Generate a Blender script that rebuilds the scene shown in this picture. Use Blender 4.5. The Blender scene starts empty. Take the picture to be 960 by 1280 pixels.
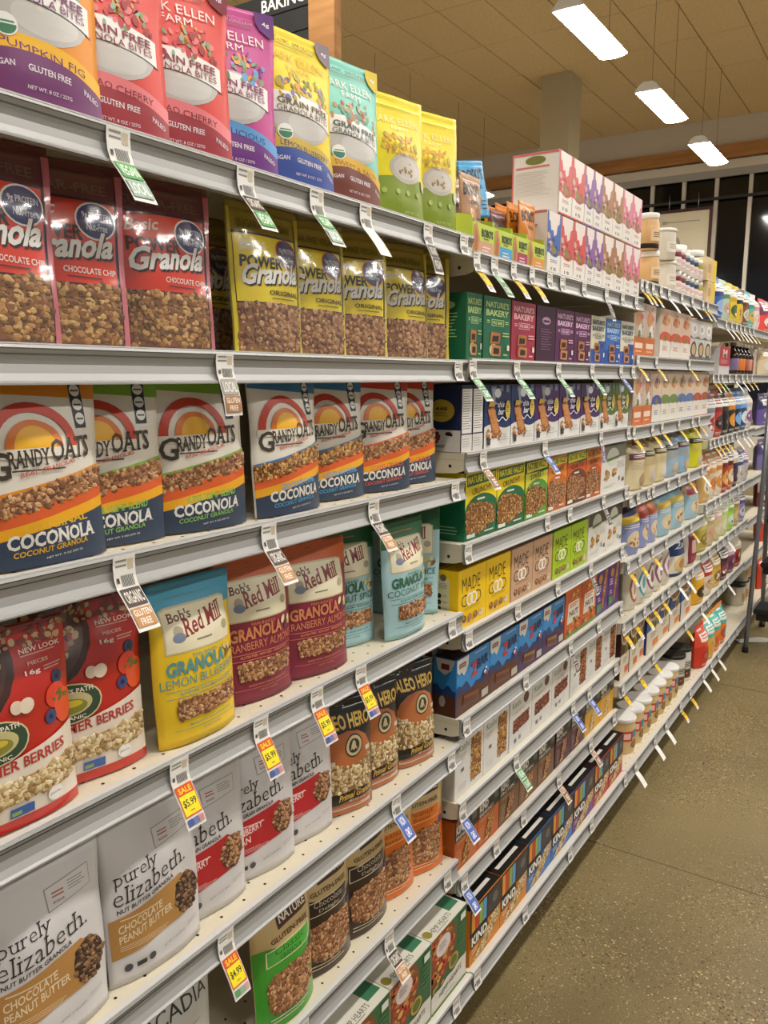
import bpy, bmesh, math, random
from mathutils import Vector, Matrix
from mathutils.geometry import tessellate_polygon
random.seed(7)
SC = bpy.context.scene
COL = SC.collection
PI = math.pi
# ------------------------------------------------------------------ camera
CAM_Z = 1.6
FPX = 1015.1
PITCH, YAW, ROLL = math.radians(9.45), math.radians(33.38), math.radians(.15)
fwd = Vector((math.cos(YAW)*math.cos(PITCH), math.sin(YAW)*math.cos(PITCH), -math.sin(PITCH)))
_r = Vector((math.sin(YAW), -math.cos(YAW), 0)); _u = _r.cross(fwd)
rgt = _r*math.cos(ROLL)+_u*math.sin(ROLL); upv = -_r*math.sin(ROLL)+_u*math.cos(ROLL)
cam_d = bpy.data.cameras.new('camera'); cam = bpy.data.objects.new('camera', cam_d); COL.objects.link(cam)
cam_d.sensor_fit = 'HORIZONTAL'; cam_d.sensor_width = 36; cam_d.lens = FPX/960*36
cam_d.clip_start = .02; cam_d.clip_end = 100
cam.matrix_world = Matrix(((rgt.x, upv.x, -fwd.x, 0), (rgt.y, upv.y, -fwd.y, 0), (rgt.z, upv.z, -fwd.z, CAM_Z), (0, 0, 0, 1)))
SC.camera = cam
# ------------------------------------------------------------------ world, exposure
wd = bpy.data.worlds.new('world'); SC.world = wd; wd.use_nodes = True
wd.node_tree.nodes['Background'].inputs[0].default_value = (1.0, .965, .92, 1)
wd.node_tree.nodes['Background'].inputs[1].default_value = .15
SC.view_settings.view_transform = 'Standard'; SC.view_settings.look = 'None'
SC.view_settings.gamma = 1; SC.view_settings.use_curve_mapping = False
SC.view_settings.exposure = 0.95
LAMP_POWER = 30.0          # emission strength of the lamp diffusers

# ------------------------------------------------------------------ photo pixel -> place (pixel gives a direction, the shelf gives the distance)
def ray(px, py): return fwd + rgt*((px-480)/FPX) + upv*((640-py)/FPX)
def xat(px, y, z):
    z = z-CAM_Z; A = (px-480)/FPX
    return -(A*(fwd.y*y+fwd.z*z)-(rgt.y*y+rgt.z*z))/(A*fwd.x-rgt.x)
def zat(px, py, y):
    d = ray(px, py); return d.z*y/d.y+CAM_Z
# ------------------------------------------------------------------ materials
def lin(h):
    h = h.lstrip('#'); v = [int(h[i:i+2], 16)/255 for i in (0, 2, 4)]
    return tuple((c/12.92 if c <= .04045 else ((c+.055)/1.055)**2.4) for c in v)+(1,)
_M = {}
def mat(hexc, rough=.5, metal=0, coat=0, emit=0, spec=.5):
    k = (hexc, rough, metal, coat, emit, spec)
    if k in _M: return _M[k]
    m = bpy.data.materials.new('paint_'+hexc.lstrip('#')); m.use_nodes = True
    b = m.node_tree.nodes['Principled BSDF']; c = lin(hexc)
    b.inputs['Base Color'].default_value = c; b.inputs['Roughness'].default_value = rough
    b.inputs['Metallic'].default_value = metal; b.inputs['Specular IOR Level'].default_value = spec
    if coat: b.inputs['Coat Weight'].default_value = coat; b.inputs['Coat Roughness'].default_value = .08
    if emit: b.inputs['Emission Color'].default_value = c; b.inputs['Emission Strength'].default_value = emit
    _M[k] = m; return m
def node_mat(name, build):
    if name in _M: return _M[name]
    m = bpy.data.materials.new(name); m.use_nodes = True; nt = m.node_tree
    build(nt, nt.nodes['Principled BSDF']); _M[name] = m; return m
def noise_mix(nt, scale, c1, c2, lo=.35, hi=.65, detail=4, coord='Object', kind='noise'):
    tc = nt.nodes.new('ShaderNodeTexCoord')
    n = nt.nodes.new('ShaderNodeTexNoise' if kind == 'noise' else 'ShaderNodeTexVoronoi'); n.inputs['Scale'].default_value = scale
    if kind == 'noise': n.inputs['Detail'].default_value = detail
    nt.links.new(tc.outputs[coord], n.inputs['Vector'])
    r = nt.nodes.new('ShaderNodeValToRGB'); r.color_ramp.elements[0].position = lo; r.color_ramp.elements[1].position = hi
    r.color_ramp.elements[0].color = lin(c1); r.color_ramp.elements[1].color = lin(c2)
    nt.links.new(n.outputs[0], r.inputs[0]); return tc, n, r
def film_mat(name, tint, gloss=.11, rough=.13):
    if name in _M: return _M[name]
    m = bpy.data.materials.new(name); m.use_nodes = True; nt = m.node_tree; nt.nodes.clear()
    o = nt.nodes.new('ShaderNodeOutputMaterial'); mx = nt.nodes.new('ShaderNodeMixShader')
    t = nt.nodes.new('ShaderNodeBsdfTransparent'); g = nt.nodes.new('ShaderNodeBsdfGlossy')
    t.inputs[0].default_value = lin(tint); g.inputs['Roughness'].default_value = rough
    tc = nt.nodes.new('ShaderNodeTexCoord'); n = nt.nodes.new('ShaderNodeTexNoise'); n.inputs['Scale'].default_value = 16; n.inputs['Detail'].default_value = 1
    bp = nt.nodes.new('ShaderNodeBump'); bp.inputs['Strength'].default_value = .8; bp.inputs['Distance'].default_value = .01
    nt.links.new(tc.outputs['Object'], n.inputs['Vector']); nt.links.new(n.outputs[0], bp.inputs['Height']); nt.links.new(bp.outputs[0], g.inputs['Normal'])
    mx.inputs[0].default_value = gloss
    nt.links.new(t.outputs[0], mx.inputs[1]); nt.links.new(g.outputs[0], mx.inputs[2]); nt.links.new(mx.outputs[0], o.inputs[0])
    _M[name] = m; return m
# ------------------------------------------------------------------ objects
def link(o, parent=None):
    COL.objects.link(o)
    if parent: o.parent = parent
    return o
def tag(o, label=None, cat=None, group=None, kind=None):
    if label: o['label'] = label
    if cat: o['category'] = cat
    if group: o['group'] = group
    if kind: o['kind'] = kind
    return o
def empty(name, loc=(0, 0, 0), rz=0):
    o = bpy.data.objects.new(name, None); o.empty_display_size = .05
    o.location = loc; o.rotation_euler = (0, 0, rz); return link(o)
def mesh_obj(name, verts, faces, mats, idx=None, parent=None, smooth=False):
    me = bpy.data.meshes.new(name); me.from_pydata(verts, [], faces)
    for m in (mats if isinstance(mats, (list, tuple)) else [mats]): me.materials.append(m)
    if idx: me.polygons.foreach_set('material_index', idx)
    if smooth: me.polygons.foreach_set('use_smooth', [True]*len(me.polygons))
    me.update(); return link(bpy.data.objects.new(name, me), parent)
def bm_obj(name, bm, m, parent=None, smooth=False):
    me = bpy.data.meshes.new(name); bm.to_mesh(me); bm.free()
    for x in (m if isinstance(m, (list, tuple)) else [m]): me.materials.append(x)
    if smooth: me.polygons.foreach_set('use_smooth', [True]*len(me.polygons))
    return link(bpy.data.objects.new(name, me), parent)
def bm_box(bm, x0, y0, z0, x1, y1, z1, mi=0):
    v = [bm.verts.new(p) for p in ((x0, y0, z0), (x1, y0, z0), (x1, y1, z0), (x0, y1, z0), (x0, y0, z1), (x1, y0, z1), (x1, y1, z1), (x0, y1, z1))]
    for f in ((3, 2, 1, 0), (4, 5, 6, 7), (0, 1, 5, 4), (1, 2, 6, 5), (2, 3, 7, 6), (3, 0, 4, 7)):
        bm.faces.new([v[i] for i in f]).material_index = mi
def box(name, x0, y0, z0, x1, y1, z1, m, parent=None, bev=0):
    bm = bmesh.new(); bm_box(bm, x0, y0, z0, x1, y1, z1)
    if bev: bmesh.ops.bevel(bm, geom=bm.edges[:], offset=bev, segments=2, affect='EDGES')
    return bm_obj(name, bm, m, parent)
def bm_lathe(bm, prof, n=24, c=(0, 0), mi=None):
    rings = []
    for r, z in prof: rings.append([bm.verts.new((c[0]+r*math.cos(2*PI*i/n), c[1]+r*math.sin(2*PI*i/n), z)) for i in range(n)])
    for k in range(len(rings)-1):
        for i in range(n):
            bm.faces.new((rings[k][i], rings[k][(i+1) % n], rings[k+1][(i+1) % n], rings[k+1][i]))
    bm.faces.new(rings[0][::-1]); bm.faces.new(rings[-1])
def lathe(name, prof, m, parent=None, n=24, smooth=True):
    bm = bmesh.new(); bm_lathe(bm, prof, n); o = bm_obj(name, bm, m, parent)
    if smooth:
        for p in o.data.polygons: p.use_smooth = len(p.vertices) == 4
    return o
def bm_tube(bm, pts, r, n=10):
    pts = [Vector(p) for p in pts]; rings = []
    for i, p in enumerate(pts):
        t = (pts[min(i+1, len(pts)-1)]-pts[max(i-1, 0)]).normalized()
        a = t.orthogonal().normalized() if abs(t.z) > .9 else t.cross(Vector((0, 0, 1))).normalized()
        b = t.cross(a)
        rings.append([bm.verts.new(p+a*r*math.cos(2*PI*k/n)+b*r*math.sin(2*PI*k/n)) for k in range(n)])
    for k in range(len(rings)-1):
        for i in range(n): bm.faces.new((rings[k][i], rings[k][(i+1) % n], rings[k+1][(i+1) % n], rings[k+1][i]))
    bm.faces.new(rings[0][::-1]); bm.faces.new(rings[-1])
def tube(name, pts, r, m, parent=None, n=10):
    bm = bmesh.new(); bm_tube(bm, pts, r, n); return bm_obj(name, bm, m, parent, True)
def prism_x(name, prof, x0, x1, m, parent=None):     # closed (y,z) profile swept along x
    n = len(prof); v = [(x0, y, z) for y, z in prof]+[(x1, y, z) for y, z in prof]
    f = [(i, (i+1) % n, n+(i+1) % n, n+i) for i in range(n)]+[tuple(range(n))[::-1], tuple(range(n, 2*n))]
    return mesh_obj(name, v, f, m, None, parent)
def copy_tree(o, parent=None):
    c = o.copy(); COL.objects.link(c)
    if parent: c.parent = parent
    for ch in list(o.children): copy_tree(ch, c)
    return c
# ------------------------------------------------------------------ lettering
_TX = {}
def _font_mesh(txt, off):
    cu = bpy.data.curves.new('lettering', 'FONT'); cu.body = txt; cu.resolution_u = 2; cu.offset = off
    ob = bpy.data.objects.new('lettering', cu); me = bpy.data.meshes.new_from_object(ob)
    vs = [(v.co.x, v.co.y) for v in me.vertices]; fs = [tuple(p.vertices) for p in me.polygons]
    bpy.data.meshes.remove(me); bpy.data.objects.remove(ob); bpy.data.curves.remove(cu)
    return vs, fs
_CAP = {}
def text_polys(txt, st='n'):
    k = (txt, st)
    if k in _TX: return _TX[k]
    off = .035 if 'k' in st else .018 if 'b' in st else -.014 if 't' in st else -.004 if 's' in st else 0
    vs, fs = _font_mesh(txt, off)
    polys = [[vs[i] for i in f] for f in fs]
    if 's' in st:                                     # slab serifs on the flat ends of the strokes
        if not _CAP:
            for ch in 'Hx': _CAP[ch] = max(y for _, y in _font_mesh(ch, 0)[0])
        cnt = {}
        for f in fs:
            for a, b in zip(f, f[1:]+f[:1]): cnt[(min(a, b), max(a, b))] = cnt.get((min(a, b), max(a, b)), 0)+1
        sw, sh = .065, .055
        for (a, b), c in cnt.items():
            if c != 1: continue
            (xa, ya), (xb, yb) = vs[a], vs[b]
            if abs(ya-yb) > .01 or not .03 < abs(xa-xb) < .26: continue
            x0, x1 = min(xa, xb)-sw, max(xa, xb)+sw
            if abs(ya) < .04: polys.append([(x0, ya), (x1, ya), (x1, ya+sh), (x0, ya+sh)])
            elif min(abs(ya-_CAP['H']), abs(ya-_CAP['x'])) < .05: polys.append([(x0, ya-sh), (x1, ya-sh), (x1, ya), (x0, ya)])
    if 'i' in st: polys = [[(x+.32*y, y) for x, y in p] for p in polys]
    xs = [p[0] for q in polys for p in q] or [0, 1]; ys = [p[1] for q in polys for p in q] or [0, 1]
    x0, x1, y0, y1 = min(xs), max(xs), min(ys), max(ys); w = max(x1-x0, 1e-4); h = max(y1-y0, 1e-4)
    polys = [[((x-x0)/w, (y-y0)/h) for x, y in p] for p in polys]
    _TX[k] = polys; return polys
# ------------------------------------------------------------------ printed artwork, laid on any surface
def _cut(polys, ax, lines):
    for c in lines:
        out = []
        for p in polys:
            lo = min(q[ax] for q in p); hi = max(q[ax] for q in p)
            if lo >= c-1e-6 or hi <= c+1e-6: out.append(p); continue
            A, B = [], []
            for i in range(len(p)):
                q, r = p[i], p[(i+1) % len(p)]
                (A if q[ax] < c else B).append(q)
                if (q[ax] < c) != (r[ax] < c):
                    t = (c-q[ax])/(r[ax]-q[ax]); s = (q[0]+t*(r[0]-q[0]), q[1]+t*(r[1]-q[1])); A.append(s); B.append(s)
            if len(A) > 2: out.append(A)
            if len(B) > 2: out.append(B)
        polys = out
    return polys
def _diag(polys, us, vs):                # split along the cell diagonals as well
    import bisect
    out = []
    for p in polys:
        cu = sum(q[0] for q in p)/len(p); cv = sum(q[1] for q in p)/len(p)
        i = min(max(bisect.bisect_right(us, cu)-1, 0), len(us)-2); j = min(max(bisect.bisect_right(vs, cv)-1, 0), len(vs)-2)
        f = lambda q: (q[0]-us[i])/(us[i+1]-us[i])-(q[1]-vs[j])/(vs[j+1]-vs[j])
        w = [f(q) for q in p]
        if min(w) > -1e-6 or max(w) < 1e-6: out.append(p); continue
        A, B = [], []
        for k in range(len(p)):
            q, r, a, b = p[k], p[(k+1) % len(p)], w[k], w[(k+1) % len(p)]
            (A if a < 0 else B).append(q)
            if (a < 0) != (b < 0):
                t = a/(a-b); s = (q[0]+t*(r[0]-q[0]), q[1]+t*(r[1]-q[1])); A.append(s); B.append(s)
        if len(A) > 2: out.append(A)
        if len(B) > 2: out.append(B)
    return out
def ell(cu, cv, ru, rv, n=22, a0=0, a1=2*PI):
    full = abs(a1-a0) > 6.28
    return [(cu+ru*math.cos(a0+(a1-a0)*i/(n if full else n-1)), cv+rv*math.sin(a0+(a1-a0)*i/(n if full else n-1))) for i in range(n)]
def inside(p, poly):
    x, y = p; c = False
    for i in range(len(poly)):
        (x0, y0), (x1, y1) = poly[i-1], poly[i]
        if (y0 > y) != (y1 > y) and x < (x1-x0)*(y-y0)/(y1-y0)+x0: c = not c
    return c
class Art:
    def __init__(s, seed=1): s.c = []; s.g = []; s.k = 0; s.rnd = random.Random(seed)
    def P(s, pts, col, convex=False):
        if convex or len(pts) < 4: polys = [pts]
        else: polys = [[pts[i] for i in t] for t in tessellate_polygon([[Vector((x, y, 0)) for x, y in pts]])]
        s.k += 1; s.c.append((polys, col, s.k)); return s
    def R(s, a, b, c, d, col): return s.P([(a, b), (c, b), (c, d), (a, d)], col, True)
    def Q(s, polys, col): s.k += 1; s.c.append((polys, col, s.k)); return s
    def E(s, cu, cv, ru, rv, col): return s.P(ell(cu, cv, ru, rv), col, True)
    def T(s, txt, a, b, c, d, col, st='n', sk=0, rot=0):
        pl = [[(a+x*(c-a), b+y*(d-b)+sk*x*(c-a)) for x, y in p] for p in text_polys(txt, st)]
        if rot:
            mx, my = (a+c)/2, (b+d)/2; ca, sa = math.cos(rot), math.sin(rot)
            pl = [[(mx+(x-mx)*ca-(y-my)*sa, my+(x-mx)*sa+(y-my)*ca) for x, y in p] for p in pl]
        s.k += 1; s.c.append((pl, col, s.k)); return s
    def B(s, lo, hi, col, u0=0, u1=1, n=14):
        f = lo if callable(lo) else (lambda u: lo); g = hi if callable(hi) else (lambda u: hi); pl = []
        for i in range(n):
            a, b = u0+(u1-u0)*i/n, u0+(u1-u0)*(i+1)/n
            pl.append([(a, f(a)), (b, f(b)), (b, g(b)), (a, g(a))])
        s.k += 1; s.c.append((pl, col, s.k)); return s
    def L(s, a, b, c, d, col, n, fill=.45):            # lines of small print
        hgt = (d-b)/n; pl = []
        for i in range(n):
            e = a+(c-a)*s.rnd.uniform(.7, 1); t = d-hgt*i; m = t-hgt*fill; pl.append([(a, m), (e, m), (e, t), (a, t)])
        return s.Q(pl, col)
    def S(s, n, box, pal, size, asp=1, poly=None):     # scatter of fruit, petals or leaves
        a, b, c, d = box; by = {}
        k = 0
        while k < n:
            p = (s.rnd.uniform(a, c), s.rnd.uniform(b, d))
            if poly and not inside(p, poly): continue
            k += 1; t = s.rnd.uniform(0, PI); r = size*s.rnd.uniform(.6, 1.2); q = r*s.rnd.uniform(.45, .9)
            pts = []
            for i in range(8):
                x, y = r*math.cos(PI*i/4), q*math.sin(PI*i/4)
                pts.append((p[0]+x*math.cos(t)-y*math.sin(t), p[1]+(x*math.sin(t)+y*math.cos(t))*asp))
            s.c.append(([pts], s.rnd.choice(pal), s.k+1+(k % 9)*.3))
        s.k += 4; return s
    def G(s, poly, pal, size=.006, n=90, back=None):   # window full of granola clumps
        s.P(poly, back or pal[0]); s.g.append((poly, pal, size*.62, int(n*2.8), s.k)); return s
    def build(s, fn, us, vs, parent, name='printed_front', rough=.42, step=.0001, coat=0, off=.0004, granola='granola_window', diag=None):
        V, F, I, mats, mi = [], [], [], [], {}
        for polys, col, lay in s.c:
            if col not in mi:
                mi[col] = len(mats); mats.append(mat(col, rough, coat=coat))
            polys = _cut(_cut(polys, 0, us), 1, vs); seen = {}; d = off+step*lay
            if diag: polys = _diag(polys, *diag)
            for p in polys:
                ids = []
                for u, v in p:
                    k = (round(u, 5), round(v, 5))
                    if k not in seen: seen[k] = len(V); V.append(fn(min(max(u, 0), 1), min(max(v, 0), 1), d))
                    if seen[k] not in ids: ids.append(seen[k])
                if len(ids) > 2: F.append(ids); I.append(mi[col])
        o = mesh_obj(name, V, F, mats, I, parent, True) if F else None
        if s.g:
            V, F, I, mats = [], [], [], []
            for poly, pal, size, n, lay in s.g:
                base = len(mats); mats += [mat(c, .6) for c in pal]
                us_ = [p[0] for p in poly]; vs_ = [p[1] for p in poly]; k = 0; tries = 0
                while k < n and tries < n*20:
                    tries += 1
                    p = (s.rnd.uniform(min(us_), max(us_)), s.rnd.uniform(min(vs_), max(vs_)))
                    if not inside(p, poly): continue
                    k += 1; c = Vector(fn(p[0], p[1], off+step*lay)); lump(V, F, I, c, size*s.rnd.uniform(.55, 1.25), base+s.rnd.randrange(len(pal)), s.rnd)
            g = mesh_obj(granola, V, F, mats, I, parent); g['kind'] = 'stuff'
        return o
_bm = bmesh.new(); bmesh.ops.create_icosphere(_bm, subdivisions=1, radius=1)
_IV = [tuple(v.co) for v in _bm.verts]; _IF = [tuple(v.index for v in f.verts) for f in _bm.faces]; _bm.free()
def lump(V, F, I, c, r, m, rnd):
    b = len(V); sx, sy, sz = rnd.uniform(.7, 1.3), rnd.uniform(.22, .36), rnd.uniform(.6, 1.1)
    for x, y, z in _IV:
        j = rnd.uniform(.8, 1.2); V.append((c.x+x*r*sx*j, c.y+y*r*sy*j, c.z+z*r*sz*j))
    for f in _IF: F.append((f[0]+b, f[1]+b, f[2]+b)); I.append(m)
# ================================================================== the setting
CEIL_Z = CAM_Z+4.28; WALL_X = 15.2
def _floor(nt, b):
    tc, n, r = noise_mix(nt, 1.1, '#625436', '#93835c', .28, .72, 8)
    L = nt.links.new
    cur = r.outputs[0]
    d = nt.nodes.new('ShaderNodeTexNoise'); d.inputs['Scale'].default_value = 2.6; d.inputs['Detail'].default_value = 3; L(tc.outputs['Object'], d.inputs['Vector'])
    for sc, lo, hi, seedv in ((130, -.05, .75, 0), (60, -.30, .85, 3.7)):      # exposed aggregate, denser in some patches
        mp = nt.nodes.new('ShaderNodeMapping'); mp.inputs['Location'].default_value = (seedv, seedv, 0); L(tc.outputs['Object'], mp.inputs[0])
        v = nt.nodes.new('ShaderNodeTexVoronoi'); v.inputs['Scale'].default_value = sc; L(mp.outputs[0], v.inputs['Vector'])
        th = nt.nodes.new('ShaderNodeMath'); th.operation = 'MULTIPLY_ADD'; th.inputs[1].default_value = hi; th.inputs[2].default_value = lo; L(d.outputs[0], th.inputs[0])
        lt = nt.nodes.new('ShaderNodeMath'); lt.operation = 'LESS_THAN'; L(v.outputs['Distance'], lt.inputs[0]); L(th.outputs[0], lt.inputs[1])
        sp = nt.nodes.new('ShaderNodeValToRGB'); sp.color_ramp.interpolation = 'CONSTANT'; e = sp.color_ramp.elements
        e[0].position = 0; e[0].color = lin('#453723'); e[1].position = .25; e[1].color = lin('#857452')
        for ps, c in ((.42, '#a5946c'), (.55, '#6b4f2e'), (.66, '#8f7f58'), (.84, '#c8b68c')): e.new(ps).color = lin(c)
        L(v.outputs['Color'], sp.inputs[0])
        mx = nt.nodes.new('ShaderNodeMix'); mx.data_type = 'RGBA'; L(lt.outputs[0], mx.inputs[0]); L(cur, mx.inputs[6]); L(sp.outputs[0], mx.inputs[7]); cur = mx.outputs[2]
    n2 = nt.nodes.new('ShaderNodeTexNoise'); n2.inputs['Scale'].default_value = 240; L(tc.outputs['Object'], n2.inputs['Vector'])
    m2 = nt.nodes.new('ShaderNodeMix'); m2.data_type = 'RGBA'; m2.blend_type = 'OVERLAY'; m2.inputs[0].default_value = .5; L(cur, m2.inputs[6]); L(n2.outputs[0], m2.inputs[7])
    L(m2.outputs[2], b.inputs['Base Color']); b.inputs['Roughness'].default_value = .36
fl = box('floor', -6, -6, -.1, WALL_X+.2, 14, 0, node_mat('polished_concrete', _floor)); tag(fl, kind='structure')
JM = mat('#5d5038', .7)
JL = mat('#8b7c5a', .6)
for a, m in ((.6, JM), (2.58, JM), (3.22, JL), (3.5, JL), (4.4, JM), (6.2, JM), (9.8, JM)): box('floor_joint', a, -6, 0, a+.004, .86, .0005, m, fl)
for a, m in ((-.35, JM),): box('floor_joint', -6, a, 0, WALL_X, a+.006, .0006, m, fl)
ceil = box('ceiling', -6, -6, CEIL_Z+.02, WALL_X+.2, 14, CEIL_Z+.12, mat('#b39c70', .9)); tag(ceil, kind='structure')
def _tile(nt, b):
    tc, n, r = noise_mix(nt, 30, '#e0c592', '#ecd5a6', .3, .7, 8)
    nt.links.new(r.outputs[0], b.inputs['Base Color']); b.inputs['Roughness'].default_value = .9
TM = node_mat('ceiling_tile', _tile); proto = None
for i in range(7):
    for j in range(16):
        x, y = WALL_X-1.22*(i+1), 1.6+.61*j
        if proto is None: proto = box('ceiling_tile', .006, .006, 0, 1.214, .604, .02, TM, ceil, .004); t = proto
        else: t = proto.copy(); COL.objects.link(t)
        t.location = (x, y, CEIL_Z+.001*((i*7+j*5) % 4)); t.parent = ceil
box('ceiling_field', -6, -6, CEIL_Z, WALL_X-1.22*7, 14, CEIL_Z+.02, TM, ceil); box('ceiling_field', WALL_X-1.22*7, -6, CEIL_Z, WALL_X, 1.6, CEIL_Z+.02, TM, ceil); box('ceiling_field', WALL_X-1.22*7, 1.6+.61*16, CEIL_Z, WALL_X, 14, CEIL_Z+.02, TM, ceil)
WH = mat('#cfc6b6', .7)
ZT, ZB = CAM_Z+3.83, CAM_Z+3.62        # wood beam
wf = box('wall_far', WALL_X, -6, ZB, WALL_X+.2, 14, CEIL_Z+.02, WH); tag(wf, kind='structure')
box('wall_base', WALL_X, -6, 0, WALL_X+.2, 14, .6, WH, wf)
def _wood(nt, b):
    tc, n, r = noise_mix(nt, 3, '#9c6a38', '#c08c50', .3, .7, 6)
    mp = nt.nodes.new('ShaderNodeMapping'); mp.inputs['Scale'].default_value = (6, .5, 6)
    nt.links.new(tc.outputs['Object'], mp.inputs[0]); nt.links.new(mp.outputs[0], n.inputs['Vector'])
    nt.links.new(r.outputs[0], b.inputs['Base Color']); b.inputs['Roughness'].default_value = .6
WOOD = node_mat('pine_wood', _wood)
tag(box('trim_1', WALL_X-.12, -6, ZB, WALL_X, 14, ZT, WOOD), kind='structure')
tag(box('column_1', 11.75, 4.6, 0, 12.2, 5.03, CEIL_Z, mat('#b5a888', .8)), kind='structure')
GL = mat('#0b0e13', .08); FR = mat('#ddd6c8', .5); TR = mat('#a9a7a2', .5); DK = mat('#2b2826', .5)
w = empty('window_1', (WALL_X, 0, .6)); tag(w, kind='structure')
mp_, mm_ = None, None
for k in range(24):
    y = 2.74-.54*6+.54*k
    if mp_ is None:
        mp_ = box('pane', .09, .03, 0, .11, .51, ZB-.6, GL, w); mm_ = box('mullion', .02, -.03, 0, .12, .03, ZB-.6, FR, w); a, b = mp_, mm_
    else:
        a, b = mp_.copy(), mm_.copy(); COL.objects.link(a); COL.objects.link(b); a.parent = b.parent = w
    a.location = b.location = (0, y, 0)
for z, h, m in ((ZB-.16, .14, FR), (CAM_Z+3.34, .12, TR), (CAM_Z+2.98, .045, DK)):
    box('transom', -.03, -.6, z-.6, .0199, 9.8, z+h-.6, m, w)
def poster(name, y0, y1, z0, z1, label):
    r = empty(name, (WALL_X-.046, (y0+y1)/2, z0)); hw = (y1-y0)/2; h = z1-z0
    tag(r, label, 'poster'); FM = mat('#4a2620', .5)
    box('backing', 0, -hw, 0, .015, hw, h, mat('#eadfc2', .8), r)
    for a, b, c, d in ((-hw, 0, -hw+.05, h), (hw-.05, 0, hw, h), (-hw+.05, 0, hw-.05, .05), (-hw+.05, h-.05, hw-.05, h)):
        box('frame_rail', -.02, a, b, -.0005, c, d, FM, r)
    A = Art(3); A.B(lambda u: 0, lambda u: .2+.03*math.sin(5*u), '#7d9a72').E(.3, .62, .18, .12, '#a9a49a'); H_ = A; A = Art(4); A.R(.15, .885, .82, .893, '#8a857a').R(.1, .87, .2, .91, '#b0aa9c').E(.7, .55, .015, .012, '#9a9488')
    fp = lambda u, v, d: (-d-.0002, hw-.05-u*(2*hw-.1), .05+v*(h-.1))
    H_.build(fp, [], [], r, 'printed_hills'); A.build(fp, [], [], r, 'printed_lines')
    for s in (-.5, .5): tube('hanger', [(.012, s*hw, h-.01), (.012, s*hw, h+.25)], .006, mat('#c9c5bd', .4, 1), r, 6)
poster('framed_poster', 3.3, 4.28, CAM_Z+1.35, CAM_Z+2.88, 'large dark-framed cream poster with green hills hung in the shop window')
poster('framed_poster', 4.62, 5.5, CAM_Z+1.4, CAM_Z+2.76, 'dark-framed poster hung in the window beside the white column, mostly hidden by cartons')
# ------------------------------------------------------------------ lamps
LAMP = None
def lamp(x, y, k, first=[None]):
    row = 'over the neighbouring aisle' if 2 < y < 4 else 'two aisles over' if y > 4 else 'above the granola aisle' if y > -1 else 'above the aisle behind the shopper'
    lab = f'white linear LED ceiling lamp {row}, {["first", "second", "third", "fourth", "fifth", "sixth"][1-k]} from the window wall'; grp = f'lamps {row}'
    z = CAM_Z+3.05
    if first[0] is None:
        r = empty('ceiling_lamp'); first[0] = r
        prof = [(-.135*math.cos(PI*i/8), -.028*math.sin(PI*i/8)) for i in range(9)]
        prism_x('diffuser', prof[::-1], -.6, .6, mat('#fffaf2', .5, emit=LAMP_POWER), r)
        prism_x('housing', [(-.137, .002), (.137, .002), (.1, .05), (.05, .085), (-.05, .085), (-.1, .05)], -.605, .605, mat('#e8e6e2', .5), r)
        for s in (-1, 1):
            prism_x('end_cap', [(-.138, -.005), (.138, -.005), (.1, .055), (.05, .09), (-.05, .09), (-.1, .055)], *sorted((s*.606, s*.622)), mat('#dddbd6', .5), r)
            tube('wire', [(s*.45, 0, .085), (s*.45, 0, CEIL_Z-z)], .0028, mat('#7a6e5a', .6), r, 6)
    else: r = copy_tree(first[0])
    r.location = (x, y, z); tag(r, lab, 'lamp', grp)
for y in (2.8, 6.57, -.55, -3.9):
    for k in range(-4, 2): lamp(10.0+2.37*k-(1.0 if y == -.55 else 0)+(.17 if y > 4 else 0), y, k)
# ------------------------------------------------------------------ aisle sign
sg = empty('aisle_sign', (3.7, 2.82, 0)); tag(sg, 'hanging aisle sign with black lettered boards on a yellow pine post', 'sign')
for s in (0, 1.1): box('post', -.03, -.085+s, CAM_Z+1.3, .03, .085+s, CEIL_Z, WOOD, sg)
for k in range(4):
    z0 = CAM_Z+1.60+.115*k; b = box('sign_board', -.02, .0851, z0, 0, 1.0149, z0+.107, mat('#1b1a19', .6), sg)
    t = ['SPICES', 'FLOUR', 'SUGAR', 'BAKING'][k]
    if k == 3:
        A = Art(); A.T(t, .64 if k == 3 else .5, .2, .97, .8, '#eeeae0', 'b')
        A.build(lambda u, v, d, z0=z0: (-.02-d, 1.0149-u*.93, z0+v*.107), [], [], b, 'lettering')
# ------------------------------------------------------------------ gondola shelving
YF = .829; BAY = 1.22; X0 = 1.5753-BAY
def bx(i): return X0+BAY*i           # left edge of bay i (0 = granola bay)
LV = {0: [.2862, .0328, -.2214, -.5252, -.8405, -1.1324, -1.4180],
      1: [.2575, .0371, -.1656, -.3705, -.5737, -.7845, -.994, -1.1868, -1.4180],
      2: [.322, .072, -.17, -.406, -.645, -.868, -1.105, -1.4180],
      3: [.267, .016, -.291, -.597, -.840, -1.105, -1.4180],
      4: [.267, .016, -.30, -.60, -.86, -1.12, -1.4180]}
OFF = {(0, 0): .008, (1, 0): .0147, (1, 1): .008}
def SZ(b, l): return CAM_Z+LV[b][l]
def SY(b, l): return YF-(.045 if l == len(LV[b])-1 else OFF.get((b, l), 0))
CREAM = mat('#d8cfb8', .5); RAILM = mat('#a2a2a1', .4, .2); LIP = mat('#cfcecb', .4); HOLE = mat('#1d1a16', .8)
SEAM = mat('#3c3a38', .7); BACKP = mat('#b5aa92', .7); BAYNAME = ['granola bay', 'snack bar bay', 'oatmeal bay', 'coffee and syrup bay', 'bay beyond the step ladder']
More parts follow.
